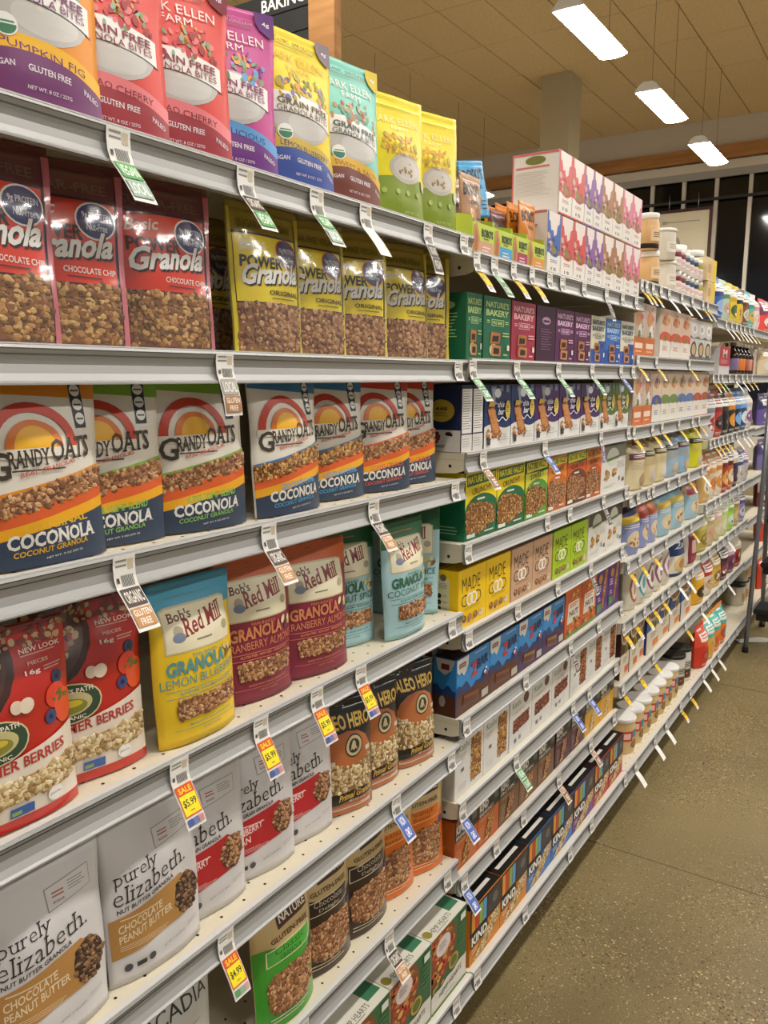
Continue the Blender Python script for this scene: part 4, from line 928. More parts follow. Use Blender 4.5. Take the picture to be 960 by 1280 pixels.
# --- hemp granola cartons on the base deck of the granola bay
def hemp(W):
    A = Art(40); A.R(0, 0, 1, 1, '#2f6238').P(ell(.18, .74, .52, .40), '#7a4422').S(110, (0, .4, .7, .98), ['#c9512c', '#d97a34', '#e0a85a', '#b53a28', '#c28a4a', '#8a5228'], .07, .55, ell(.16, .74, .46, .34)).E(.32, .80, .2, .13, '#dcd0cc').L(.2, .75, .44, .85, '#8a6a8a', 3, .4)
    A.B(0, lambda u: .24+.10*u+.015*math.sin(18*u), '#d8d4c8').E(.62, .42, .14, .10, '#b59a3c').E(.62, .42, .10, .07, '#5a6a34').S(8, (.05, .3, .3, .42), ['#c9823a', '#d8a64a'], .05, .6).L(.75, .5, .97, .8, '#4a8050', 5, .3).T('HEMP HEARTS', .22, .13, .84, .2, '#3e463c', 'n', .1).L(.35, .08, .7, .1, '#8a9088', 1).R(0, 0, 1, .03, '#3f7a3c').R(.8, .86, .95, .95, '#dfe6da')
    T = Art(41); T.R(0, 0, 1, 1, '#d5d1c4').R(.70, .25, .97, .85, '#3b7352').T('HEMP HEARTS', .14, .12, .66, .3, '#3a3a34', 'n').L(.2, .02, .6, .08, '#7a7a72', 1).E(.08, .25, .07, .16, '#8a7f34').R(.0, .94, 1, .97, '#a8a498')
    return carton('granola_carton', W, .188, .075, '#d5d1c4', A, None, T)
xw = (xat(585, SY(0, 6)+.012, SZ(0, 6)), xat(487, SY(0, 6)+.012, SZ(0, 6)))
hc = group(0, 6, 487, 585, 2, hemp, ['green and white hemp granola carton beside the amber bar boxes', 'green and white hemp granola carton, second from the amber bar boxes'][::-1], 'carton')
dx = hc[1].location.x-hc[0].location.x
for k in (1, 2):
    c = copy_tree(hc[0]); c.location.x -= dx*k; tag(c, ['green and white hemp granola carton, third from the amber bar boxes', 'green and white hemp granola carton, fourth from the amber bar boxes'][k-1], 'carton')
for k in range(4):
    c = copy_tree(hc[0]); c.location.x += dx*(1-k)+.004; c.location.y += .085; tag(c, 'green and white hemp granola carton in the second row under the shelf', 'carton', 'second row hemp granola cartons')
# --- toaster pastries in lime trays
def tray(lft, rgt, pc, seedv, label):
    z = SZ(1, 0)+.0004; y = SY(1, 0)+.01; xa, xb = xat(lft, y, z), xat(rgt, y, z)-.0012; W = xb-xa; D, H = .15, .082
    r = empty('display_tray', ((xa+xb)/2, y+D/2, z)); tag(r, label, 'tray'); LM = mat('#bfd24a', .5)
    box('front_wall', -W/2, -D/2, 0, W/2, -D/2+.002, H*.8, LM, r); box('back_wall', -W/2, D/2-.002, 0, W/2, D/2, H*1.3, LM, r)
    for s in (-1, 1):
        pr_ = [(-D/2+.002, 0), (D/2-.002, 0), (D/2-.002, H*1.3), (-D/2+.002, H*.95)]; xs = sorted((s*W/2, s*(W/2-.002))); prism_x('side_wall', pr_, xs[0], xs[1], LM, r)
    box('tray_floor', -W/2+.002, -D/2+.002, 0, W/2-.002, D/2-.002, .002, LM, r)
    A = Art(seedv); A.R(.30, 0, 1, .46, pc).P([(.02, 0), (.28, 0), (.34, .5), (.2, .98), (.05, .9)], '#c48a4a').P([(.06, .1), (.22, .1), (.26, .5), (.14, .85)], '#a8683a').T("BOBO'S", .42, .60, .95, .86, '#23301c', 'k').L(.5, .5, .8, .56, '#3a4a20', 1).L(.45, .1, .85, .3, '#e8d8d0', 2)
    A.build(lambda u, v, d: (-W/2+u*W, -D/2-d, v*H*.8), [], [], r, 'printed_front', step=.00012)
    return r, W, D, z
def wrap(base, seedv, W, ink='#26180f'):
    A = Art(seedv); A.T("BOBO'S", .10, .62, .92, .84, ink, 'k', .05).T("TOASTER", .3, .5, .75, .57, ink, 'b').P([(.2, .05), (.55, .05), (.62, .38), (.3, .44)], '#c98f50').E(.42, .2, .1, .08, '#6a3a20').L(.65, .1, .92, .3, ink, 3, .25)
    return pouch('toaster_pastry', W, .125, .016, base, A, base, .35, .2, seed=seedv, seal_v=.93)
def stand(p, x, y, z, yaw, lean, roll, label, g=None):
    r = p if p.name not in _used else copy_tree(p); _used.add(p.name)
    r.location = (x, y, z); r.rotation_euler = (math.radians(lean), math.radians(roll), math.radians(yaw)); tag(r, label, 'snack', g)
wb, wbl, wo, wm = wrap('#a87f5c', 121, .096), wrap('#3a9ad0', 122, .086), wrap('#d07f1c', 123, .097), wrap('#5a1c28', 124, .078)
t1, W1, D1, tz = tray(590, 617, '#d09a80', 131, 'lime green display tray with peach panel holding brown-wrapped pastries')
t2, _, _, _ = tray(617, 640, '#3aa0d8', 132, 'lime green display tray with sky blue panel holding blue-wrapped pastries')
t3, _, _, _ = tray(640, 659, '#a82a5a', 133, 'lime green display tray with magenta panel holding maroon-wrapped pastries')
t4, _, _, _ = tray(659, 680, '#d9942c', 134, 'lime green display tray with orange panel holding orange-wrapped pastries')
L1_ = t1.location
stand(wb, L1_.x, L1_.y-.045, tz+.045, 0, -3, 0, 'brown pastry wrapper standing at the front of the peach-panelled tray')
stand(wb, L1_.x, L1_.y-.005, tz+.045, 0, -3, 0, 'brown pastry wrapper standing behind another in the peach-panelled tray')
L2_ = t2.location
stand(wbl, L2_.x, L2_.y-.01, tz+.1, -14, -6, -9, 'blue pastry wrapper sticking up tilted out of its tray')
L3_ = t3.location
stand(wm, L3_.x, L3_.y-.03, tz+.006, 0, -8, 0, 'maroon pastry wrapper lying low in its tray')
L4_ = t4.location
for k in range(4): stand(wo, L4_.x, L4_.y-.05+.03*k, tz+.035, 0, -2, 0, f'orange pastry wrapper filed upright in its tray, {["front", "second", "third", "hindmost"][k]} one', 'orange pastries in their tray')
# --- pastry cartons stacked two high on the top shelf
def pastry(c1, c2):
    def mk(W):
        A = Art(44); A.R(0, .30, 1, 1, c1).P([(.08, 1), (.92, 1), (.88, .84), (.74, .80), (.68, .66), (.5, .62), (.42, .72), (.28, .70), (.2, .84), (.1, .86)], '#e9dcd6').S(14, (.05, .32, .95, .62), [c2, c1, '#d8b0a0', '#8a7a3a'], .16, .35).E(.5, .39, .2, .06, '#8a7f3c').B(.0, lambda u: .31+.035*math.sin(7*u+1), '#e9e4dc').L(.25, .18, .75, .24, c2, 2, .35).T('15', .3, .07, .7, .12, '#6a5a54', 'b').R(0, 0, 1, .025, c1)
        S = Art(45); S.E(.5, .88, .22, .07, '#7a7a34').R(.08, .76, .8, .79, '#d87a74').L(.08, .3, .9, .7, '#c9bfb6', 12, .25).R(0, 0, .03, 1, '#d86a64').R(0, .97, 1, 1, '#d86a64')
        T = Art(1); T.R(0, 0, 1, 1, '#dfd6ce')
        return carton('pastry_carton', W, .155, .13, '#e6ded6', A, S, T)
    return mk
COLS = [('red', '#cf4a48', '#a82c30'), ('purple', '#8a5aa0', '#4a3070'), ('brown', '#a8744a', '#6a4424'), ('pink', '#d87a94', '#b53a54')]
zt = SZ(1, 0)+.0232
group(1, 0, 682, 699, 1, pastry('#3a62b0', '#2a3a7a'), 'white and blue pastry carton at the front corner of the stack', 'carton')
for (cn, a, c), (p0, p1) in zip(COLS, ((699, 730), (730, 752), (752, 778), (778, 800))):
    group(1, 0, p0, p1, 2, pastry(a, c), f'white and {cn} pastry carton in the lower tier', 'carton', f'lower {cn} pastry cartons', ends=('blue carton' if cn == 'red' else 'red ones' if cn == 'purple' else 'purple ones' if cn == 'brown' else 'brown ones', 'purple ones' if cn == 'red' else 'brown ones' if cn == 'purple' else 'pink ones' if cn == 'brown' else 'bay end'))
for (cn, a, c), (p0, p1) in zip(COLS, ((697, 729), (729, 751), (751, 777), (777, 800))):
    group(1, 0, p0, p1, 2, pastry(a, c), f'white and {cn} pastry carton in the upper tier', 'carton', f'upper {cn} pastry cartons', dz=.1562, ends=('exposed stack end' if cn == 'red' else 'red ones' if cn == 'purple' else 'purple ones' if cn == 'brown' else 'brown ones', 'purple ones' if cn == 'red' else 'brown ones' if cn == 'purple' else 'pink ones' if cn == 'brown' else 'nut butter jars'))
def pxof(x, y, z):
    v = Vector((x, y, z-CAM_Z)); return 480+FPX*v.dot(rgt)/v.dot(fwd)
# ================================================================== farther bays
def gbox(name, H, D, base, art_fn, rough=.45):
    def mk(W):
        A = Art(hash(base) % 97 if False else len(base)+int(base[1:3], 16)); art_fn(A)
        return carton(name, W, H, D, base, A)
    return mk
def a_oat(c_top, c_bot, oval='#8a7a34', bowl='#caa070'):
    def f(A):
        A.R(0, .45, 1, 1, c_top).E(.5, .78, .34, .12, bowl).S(10, (.2, .68, .8, .9), ['#b8804a', '#e0c8a0', '#8a5a34', c_bot], .1, .5).P(ell(.5, .45, .5, .09), c_bot).R(0, .36, 1, .47, c_bot).E(.5, .42, .14, .055, oval).R(0, 0, 1, .34, '#e6e0d6').B(.3, lambda u: .35+.02*math.sin(12*u), '#e6e0d6').L(.25, .14, .75, .24, c_bot, 3, .35).R(0, 0, 1, .02, c_bot)
    return f
def a_orange(A):
    A.R(0, .38, 1, 1, '#cbb9aa').E(.45, .72, .28, .16, '#c98f5a').S(8, (.1, .5, .9, .95), ['#c9707a', '#d8b080', '#e8e0d8'], .12, .5).P([(.5, .6), (.7, .6), (.8, .4), (.3, .4)], '#e8e4de').E(.5, .42, .12, .07, '#7a7a34').R(0, 0, 1, .36, '#cf6f2c').R(.15, .15, .85, .25, '#efd8cc').L(.2, .06, .8, .1, '#efc8ac', 1)
def a_grey(A):
    A.E(.5, .78, .36, .13, '#eceae6').E(.5, .78, .2, .07, '#b9b5b0').B(.54, lambda u: .58+.03*math.cos(6.3*u), '#7a7674').R(0, 0, 1, .1, '#6a645e').E(.5, .27, .38, .2, '#4a443c').E(.5, .27, .27, .14, '#c9a878')
N2 = 'oatmeal_box'
group(2, 1, 790, 817, 2, gbox(N2, .182, .07, '#cbb9aa', a_orange), 'tan oatmeal box with solid orange lower half', 'box', 'orange oatmeal boxes on the second shelf', ends=('fig bar boxes', 'red-orange boxes'))
group(2, 1, 823, 861, 3, gbox(N2, .182, .07, '#e6e0d6', a_oat('#d8b8a4', '#d05a34')), 'white oatmeal box with red-orange band and fruit bowl', 'box', 'red-orange oatmeal boxes', ends=('orange boxes', 'grey boxes'))
group(2, 1, 861, 893, 3, gbox(N2, .17, .08, '#d0ccc6', a_grey), 'grey and white oatmeal box with dark oval', 'box', 'grey oatmeal boxes', ends=('red-orange boxes', 'bay end'))
group(2, 2, 789, 813, 2, gbox(N2, .195, .07, '#cbb9aa', a_orange), 'tan oatmeal box with solid orange foot on the third shelf', 'box', 'orange oatmeal boxes on the third shelf', ends=('green bar boxes', 'violet-blue box'))
for p0, p1, n, c, cn in ((813, 824, 1, '#4a52a0', 'violet-blue'), (824, 845, 2, '#6a8a48', 'green'), (845, 865, 2, '#4f74b8', 'sky blue'), (865, 885, 2, '#b5483a', 'brick red')):
    group(2, 2, p0, p1, n, gbox(N2, .195, .07, '#e6e0d6', a_oat('#d6c0a8', c)), f'white oatmeal box with {cn} band', 'box', f'{cn} oatmeal boxes', ends={'green': ('violet-blue box', 'sky blue boxes'), 'sky blue': ('green boxes', 'brick red boxes'), 'brick red': ('sky blue boxes', 'bay end')}.get(cn))
def spouch(name, W, H, D, base, f, seal=None, seed=1):
    A = Art(seed); f(A); return pouch(name, W, H, D, base, A, seal or base, .4, .1, seed=seed, full=.65)
def f_flour(lab, c, disc):
    def f(A):
        A.S(14, (.05, .78, .9, .94), ['#a8885c', '#c9b48a', '#7a5a3a'], .09, .5).R(.08, .58, .92, .70, c).L(.16, .61, .84, .67, '#e8e0d4', 2, .5).L(.12, .38, .88, .54, '#c2b08c', 6, .3).E(.6, .18, .26, .13, disc)
    return f
SCL = {2: (779, .93), 3: (880, .85), 4: (947, 1)}
def rowbags(b, l, px0, items, H, D, name, yaw=-3, back=.04, span=None):
    """bags standing shoulder to shoulder; each is as wide as its place in the row"""
    z = SZ(b, l); y = SY(b, l)+back; prev = xat(px0, y, z)
    if span:                                   # share a stretch of the bay out evenly
        step = (span[1]-span[0])*(BAY-.05)/len(items); prev = bx(b)+.018+span[0]*(BAY-.05)
    for j, it in enumerate(items):
        px, base, f, lab, *o = it
        if span: px = pxof(prev+step, y, z)
        else: px = SCL[b][0]+(px-SCL[b][0])*SCL[b][1]
        x = xat(px, y, z); W = min(max((x-prev)*.99, .06), .2); prev = x
        o = o[0] if o else {}
        put(spouch(name, W, o.get('H', H), min(D, W*.55), base, f, o.get('seal'), seed=900+b*70+l*9+j), b, l, px, lab, 'bag', yaw=o.get('yaw', yaw), back=o.get('back', back), lean=-2)
Fl = f_flour
rowbags(2, 3, 781, ((799, '#e0d2ac', Fl('', '#7a4a58', '#b09070'), 'cream flour bag with brown label band'), (813, '#dccb9c', Fl('', '#5a5a20', '#d0c4c8'), 'cream flour bag with orange top', {'seal': '#d98a3c'}), (828, '#dfd2a6', Fl('', '#6a5a20', '#d8d0cc'), 'cream flour bag touching the pale blue bags', {'seal': '#8a7a4c'}),
    (845, '#9ab4c8', Fl('', '#4a3a34', '#cfb898'), 'pale blue baking mix bag beside the cream flour bags'), (860, '#8fb0cc', Fl('', '#5a3a4c', '#cfb898'), 'pale blue baking mix bag beside the yellow bag'), (881, '#d8d41c', Fl('', '#3a3a10', '#c8c0a0'), 'bright yellow baking mix bag', {'seal': '#9a8a1c'})), .19, .08, 'flour_bag')
def f_mix(c1, c2):
    def f(A): A.R(0, .62, 1, .95, c2).P([(.1, .6), (.9, .66), (.9, .78), (.1, .74)], c1).E(.5, .3, .3, .16, '#dcc8a4').S(6, (.3, .2, .7, .4), ['#b58a54', '#e0d0b0', '#9a6a3a'], .08, .6).L(.15, .5, .85, .58, '#e8e4dc', 2, .4)
    return f
rowbags(2, 4, 779, ((795, '#8a94c8', f_mix('#e0c01c', '#2c3058'), 'blue and yellow baking mix bag slumping over the shelf edge', {'yaw': -14, 'back': .03}), (806, '#8f98cc', f_mix('#b5482c', '#e07a5c'), 'lavender bag with coral top beside the slumping bag'), (817, '#98a0cc', f_mix('#c9602c', '#e0905c'), 'lavender bag with orange top beside the pale blue bags', {'seal': '#d98a4c'}),
    (836, '#9cc0d0', f_mix('#d8b43c', '#7aa8bc'), 'pale blue oat bag with yellow patch next to the lavender bags'), (853, '#9cc0d0', f_mix('#d8c45c', '#88b4c4'), 'pale blue oat bag with yellow patch, second one'), (873, '#a4c4d6', f_mix('#b54a54', '#c9a08c'), 'pale blue oat bag with red patch at the bay end')), .19, .08, 'baking_mix_bag')
def f_ring(c):
    def f(A): A.P(ell(.5, .42, .34, .28), c).P(ell(.5, .42, .28, .14), '#e6e1d4').E(.5, .42, .26, .22, '#e9e4d8').E(.5, .42, .14, .13, c).L(.25, .8, .75, .9, '#b8b09c', 3, .3).L(.2, .06, .8, .12, '#c0b8a4', 2, .3)
    return f
def f_blue(A): A.R(0, .45, 1, .95, '#1f3f78').T('Zero', .15, .6, .85, .74, '#e2e4e8', 'bi').E(.5, .25, .35, .18, '#d6b884').E(.5, .25, .2, .1, '#b8843c').R(0, 0, 1, .07, '#22345c')
def f_mar(A): A.R(.2, .05, .9, .95, '#7a2438').R(.34, .3, .6, .6, '#caa8a0').R(.3, .12, .8, .24, '#9a4450')
rowbags(2, 5, 779, ((790, '#dcd6c6', f_ring('#b5694c'), 'white flour bag with rust ring'), (802, '#dcd6c6', f_ring('#4aa4b8'), 'white flour bag with teal ring'), (813, '#dcd6c6', f_ring('#8a5070'), 'white flour bag with plum ring next to the teal one'), (824, '#dcd6c6', f_ring('#94587c'), 'white flour bag with mauve ring'), (834, '#d6cfbf', f_ring('#a87a90'), 'white flour bag with faded pink ring'),
    (853, '#e2dccb', f_blue, 'navy and cream bag with white script lettering', {'seal': '#1f3f78', 'H': .215}), (874, '#d8cfc2', f_mar, 'maroon and cream bag under the yellow tag')), .2, .085, 'flour_bag')
def a_bowl(top, c):
    def f(A): A.R(0, .5, 1, 1, top).P(ell(.5, .86, .5, .24), '#dccdb4').P(ell(.5, .88, .42, .2), '#7a4e34').S(20, (.1, .72, .9, 1), ['#a8784c', '#5a3424', '#c9a070', '#8a3a2c'], .08, .6).R(0, 0, 1, .46, '#ddd2bd').E(.65, .52, .15, .11, '#c9a83a').E(.65, .52, .1, .07, '#4a4a1c').L(.3, .26, .8, .38, '#5a5a5a', 3, .35).R(.5, .06, .95, .2, c)
    return f
group(2, 6, 775, 806, 3, gbox('oat_canister_box', .2, .09, '#4a2418', a_bowl('#43201a', '#d8692c')), 'brown and cream hot cereal box with bowl picture', 'box', 'brown hot cereal boxes', jit=.012, ends=('white bar boxes', 'blue boxes'))
group(2, 6, 807, 862, 4, gbox('oat_canister_box', .2, .09, '#2b4f94', a_bowl('#28508f', '#e07a34')), 'blue and cream hot cereal box with bowl picture', 'box', 'blue hot cereal boxes', jit=.012, ends=('brown boxes', 'bay end'))
# --- round packages
def cyl_art(A, R, z0, z1, parent, name='label'):
    n = [i/16 for i in range(1, 16)]
    return A.build(lambda u, v, d: ((R+d)*math.sin((u-.5)*2.6), -(R+d)*math.cos((u-.5)*2.6), z0+v*(z1-z0)), n, [], parent, name)
def jar(name, R, H, body, lid, lidh, art=None, lab=None, neck=.9):
    r = empty(name); r['W'] = 2*R; b = H-lidh
    lathe('jar_body', [(R*.94, 0), (R, .004), (R, b*.86), (R*neck, b*.97), (R*neck, b)], mat(body, .3), r)
    l = lathe('lid', [(R*neck*1.02, b), (R*neck*1.07, b+.002), (R*neck*1.07, H-.003), (R*neck*1.03, H)], mat(lid, .4), r)
    if lab: lathe('label_band', [(R+.0002, H*.12), (R+.0006, H*.12+.0005), (R+.0006, b*.78), (R+.0002, b*.78+.0005)], mat(lab, .5), r)
    if art:
        A = Art(3); art(A); cyl_art(A, R+.001, H*.12, b*.78, r, 'label_print')
    return r
def lay(p, b, l, px, label, cat, grp=None, back=.05, dz=0):
    r = p if p.name not in _used else copy_tree(p); _used.add(p.name)
    z = SZ(b, l)+.0004+dz
    def place(bk, dy=0): y = SY(b, l)+bk; r.location = (xat(px, y, z), y, z)
    if dz:
        place(back); place(settled.get((b, l, px), back))
    else: settled[(b, l, px)] = settle(r, b, l, px, place, back)
    PL.setdefault((b, l), []).append((r.location.x, label)); tag(r, label, cat, grp); return r
settled = {}
fj = lambda c, t: (lambda A: A.R(.1, .2, .9, .8, c).L(.2, .35, .8, .65, t, 3, .45))
tj = jar('nut_butter_jar', .038, .125, '#c9a06c', '#e8e4de', .02, fj('#ddc09a', '#6a4a2c'), '#c49a64')
for k in range(2):
    r = lay(tj, 2, 0, 809, ['tall tan nut butter jar with white lid, lower of two stacked', 'tall tan nut butter jar with white lid, upper of two stacked'][k], 'jar', dz=.126*k)
    lathe('dark_band', [(.0385, .004), (.0388, .005), (.0388, .02), (.0385, .021)], mat('#3a2a26', .5), r)
wc = jar('powder_canister', .045, .115, '#d6d0c2', '#e4e0d6', .012, fj('#e0dace', '#a8987c'), None, .98)
for k in range(2): lay(wc, 2, 0, 828, ['cream powder canister, lower of two stacked beside the nut butter jars', 'cream powder canister, upper of two stacked beside the nut butter jars'][k], 'canister', dz=.116*k, back=.055)
for i, (c, cn) in enumerate((('#7a2430', 'dark red'), ('#7a2430', 'dark red'), ('#2c4a68', 'slate blue'), ('#2c4a68', 'slate blue'), ('#2c3a44', 'charcoal'), ('#a8982c', 'mustard'))):
    sj = jar('spread_jar', .038, .088, '#e2dad2', '#efece6', .016, fj('#e6d8d4', '#b57a74'), None)
    lathe('colour_band', [(.0385, .052), (.0388, .053), (.0388, .068), (.0385, .069)], mat(c, .5), sj)
    for k in range(2): lay(sj, 2, 0, 838+5.6*i, f'small white-lidded spread jar with {cn} band, {"upper" if k else "lower"} tier', 'jar', f'{cn} spread jars {"upper" if k else "lower"} tier', dz=.0885*k)
for px, bk, cn in ((836, .2, 'beside the poster'), (858, .17, 'above the small jars')):
    lay(jar('protein_tub', .062, .27, '#2a2a2c', '#ece9e4', .03, fj('#8f8f8c', '#2a2a2c'), None, .96), 2, 0, px, f'big black protein tub with wide white lid {cn}', 'tub', back=bk)
def a_pan(A): A.R(.05, .1, .5, .9, '#e0b878').R(.62, 0, 1, 1, '#e8c81c').L(.1, .3, .45, .7, '#8a6a4a', 4, .4)
for k in range(2): group(2, 0, 883, 895, 1, gbox('pancake_mix_box', .098, .1, '#dcc9a0', a_pan), f'cream and yellow mix box, {"upper" if k else "lower"} of two stacked at the bay end', 'box', dz=.0985*k)
# base deck of the oatmeal bay
def f_tub(A): A.R(.0, .3, .45, 1, '#3a8ab0').L(.05, .5, .4, .8, '#d8e8f0', 2, .4).S(8, (.1, .02, .5, .3), ['#b5402c', '#c9a83a'], .08, .8).R(.5, .4, .9, .6, '#7aa050')
tb = jar('oat_tub', .052, .14, '#d8bd84', '#eceae6', .018, lambda A: A.R(0, .45, .36, .95, '#c9382c').R(.05, .55, .3, .85, '#e6c0b4').R(.36, .62, .6, 1, '#3a8ab0').E(.52, .25, .2, .22, '#8a6a34').S(14, (.35, .08, .7, .4), ['#c9a05a', '#5a3a1c', '#b5402c'], .06, .8).R(.7, .4, .95, .6, '#7aa050'), None, .97)
TN = ['first', 'second', 'third', 'fourth', 'fifth', 'sixth', 'seventh']
for i in range(7): lay(tb, 2, 7, pxof(2.97+.109*i, SY(2, 7)+.075, SZ(2, 7)), f'tan oat tub with white lid, {TN[i]} from the red bar boxes', 'tub', back=.075)
kc = jar('cereal_tub', .055, .16, '#d9d5cc', '#1c1b1a', .016, lambda A: A.R(.05, 0, .95, .45, '#5a3422').S(14, (.1, .05, .9, .4), ['#b5824a', '#7a4a2a'], .07, .7).L(.2, .55, .8, .85, '#5a5650', 3, .45), None, .97)
for i in range(2): lay(kc, 2, 7, pxof(3.75+.12*i, SY(2, 7)+.08, SZ(2, 7)), f'white cereal tub with black lid and brown picture, {TN[i]} after the oat tubs', 'tub', back=.08)
# --- coffee and syrup bay
def f_two(c1, c2, t='#e8e4dc'):
    return lambda A: A.B(lambda u: .48+.05*math.sin(4*u), .92, c1, 0, 1).R(.14, .62, .86, .80, t).L(.2, .66, .8, .77, c1, 2, .5).E(.5, .3, .32, .15, c2).S(9, (.28, .2, .72, .4), [c1, t, '#8a6a44', c2], .07, .7).L(.2, .05, .8, .1, t, 2, .4).R(.1, .86, .5, .9, t)
def strip(b, l, specs, H, D, kind, name, place, back=.036, px0=None, span=(0, 1)):
    if px0 is None: px0 = specs[0][0]-(specs[1][0]-specs[0][0])*1.3
    rowbags(b, l, px0, [(px, base, f_two(c1, c2), f'{cn} {kind} on the {place}') for px, base, c1, c2, cn in specs], H, D, name, back=back, span=span)
P3 = ['top shelf past the jars', 'bottle shelf', 'dark coffee shelf', 'fourth shelf of the far bay', 'fifth shelf of the far bay', 'sixth shelf of the far bay', 'far base deck']
strip(3, 0, ((898, '#2f5fb0', '#1f3a78', '#9ab8e0', 'blue'), (908, '#b9cfc0', '#5a8a58', '#c9a088', 'white and green'), (917, '#e0c01c', '#c9a414', '#3a5a2c', 'yellow'), (926, '#e0c01c', '#26221c', '#d8b41c', 'yellow and black'), (934, '#7a4f34', '#5a3420', '#d8cfc0', 'brown palm-printed'), (942, '#5fb8b0', '#3a8f90', '#e0b23c', 'turquoise'), (951, '#e8d8d6', '#d89a9a', '#e6c0b4', 'pink checked')), .2, .08, 'snack bag', 'snack_bag', P3[0])
def bottle(R, H, body, cap, lab, name='syrup_bottle'):
    r = empty(name); lathe('bottle_body', [(R*.9, 0), (R, .005), (R, H*.58), (R*.8, H*.68), (R*.36, H*.8), (R*.34, H*.9)], mat(body, .12), r)
    lathe('cap', [(R*.44, H*.89), (R*.46, H*.9), (R*.46, H*.99), (R*.4, H)], mat(cap, .4), r)
    lathe('label', [(R+.0003, H*.14), (R+.0007, H*.145), (R+.0007, H*.5), (R+.0003, H*.505)], mat(lab, .5), r); return r
group(3, 1, 898, 911, 1, gbox('syrup_carton', .135, .07, '#c9c6c8', lambda A: A.R(0, .3, 1, 1, '#b52c34').T('M', .3, .6, .7, .9, '#e8c8c4', 'k').L(.1, .36, .9, .52, '#e0a8a0', 3, .4)), 'red and grey carton beside the dark syrup bottles', 'carton')
for i, (c, cn) in enumerate((('#8a7aa8', 'lilac'), ('#d87a2c', 'orange'), ('#d87a2c', 'orange'), ('#a85a3c', 'rust'), ('#c98a7a', 'salmon'), ('#a85a3c', 'rust'))):
    lay(bottle(.032, .17, '#2a1712', '#d8d4cc' if i else '#5a5a60', c), 3, 1, 914+4.3*i, f'dark syrup bottle with {cn} label', 'bottle', f'{cn} labelled syrup bottles')
group(3, 1, 943.5, 953, 2, gbox('sugar_carton', .15, .07, '#ded6c8', lambda A: A.R(0, .5, 1, .9, '#b8a0b8').R(0, .05, 1, .4, '#c9b48a')), 'pale carton with mauve and tan panels beside the syrup bottles', 'carton', 'pale sugar cartons')
strip(3, 2, ((898, '#d0ccd0', '#8a8a98', '#b0302c', 'white-topped'), (906, '#b5382c', '#8a241c', '#2a1c1a', 'red'), (913, '#201a18', '#3a302c', '#181412', 'black'), (920, '#2c2622', '#d8862c', '#e0942c', 'black and orange'), (928, '#26262c', '#4f86c8', '#7ab0e0', 'black and sky blue'), (934, '#2c4a78', '#7ab0e0', '#d8e0ea', 'navy'), (945, '#dedada', '#c9c2c8', '#8a5a90', 'white with purple foot')), .235, .08, 'coffee bag', 'coffee_bag', P3[2])
strip(3, 3, ((893, '#d8b06c', '#e08a2c', '#e8dcc8', 'orange and tan'), (901, '#e2d6c4', '#d8a05c', '#e08a3c', 'cream and orange'), (909, '#e2d6c4', '#d8862c', '#d8923c', 'white and orange'), (916, '#a83a20', '#7a2014', '#e0a04c', 'dark red'), (922, '#c2602c', '#5a1c14', '#e0c8a0', 'rust'), (929, '#3a2a3a', '#d8c8b8', '#4a3a5a', 'dark plum')), .25, .08, 'baking bag', 'baking_bag', P3[3], span=(0, .74))
strip(3, 3, ((938, '#d6d2cc', '#1f4f94', '#c9c4bc', 'white bag with blue-topped'), (947, '#cfc8d0', '#8a7aa8', '#c9c4bc', 'lilac and white')), .2, .08, 'sugar bag', 'sugar_bag', P3[3], span=(.75, 1))
strip(3, 4, ((889, '#b5a64c', '#c9bc6c', '#8a7a2c', 'olive'), (896, '#c9b98c', '#b0a468', '#d89a8a', 'khaki'), (903, '#c9c08c', '#d8a898', '#d8d0b0', 'pale pink and khaki'), (910, '#c9d49c', '#b8c880', '#e0dcc0', 'pale green'), (917, '#a4d04c', '#8ac03c', '#c0d8c8', 'lime green'), (928, '#b8a068', '#a08450', '#d0c090', 'sand brown'), (940, '#8f86b0', '#5a4f90', '#d0cce0', 'violet')), .21, .08, 'tea pouch', 'tea_pouch', P3[4])
strip(3, 5, ((898, '#e0a41c', '#e8b42c', '#26221c', 'golden yellow'), (908, '#dcd2c4', '#b53a2c', '#c9a878', 'cream and red'), (917, '#d8b24c', '#c99a2c', '#8a6a2c', 'honey yellow'), (926, '#5a2c34', '#3a1c28', '#8a4a5a', 'wine red'), (936, '#7a3a5a', '#c9b0b8', '#5a2c44', 'berry purple'), (946, '#a83a2c', '#d8c8a8', '#7a2014', 'brick red')), .2, .08, 'cereal bag', 'cereal_bag', P3[5])
strip(3, 6, ((888, '#cf3a26', '#e0523c', '#b82c1c', 'red and drooping'), (897, '#d8b44c', '#5fb0a8', '#e09a3c', 'gold and teal'), (904, '#e08a2c', '#4fb8b0', '#d8602c', 'orange with teal-topped'), (912, '#e07a24', '#48b0a8', '#c9442c', 'orange and red')), .215, .08, 'chips bag', 'chips_bag', P3[6], span=(0, .5))
kd = jar('coffee_tub', .06, .14, '#d6cdb8', '#14241f', .02, lambda A: A.R(.3, .1, .9, .8, '#c99a5a').S(10, (.3, .1, .9, .8), ['#a8743c', '#e0c088'], .1, .8), None, .97)
for i, px in enumerate((917, 922, 927, 931)):
    for k in range(2 if i else 1): lay(kd, 3, 6, px, f'cream tub with dark green lid on the far base deck, {"upper" if k else "lower"} tier', 'tub', f'dark green lidded tubs {"upper" if k else "lower"} tier', back=.11, dz=.1405*k)
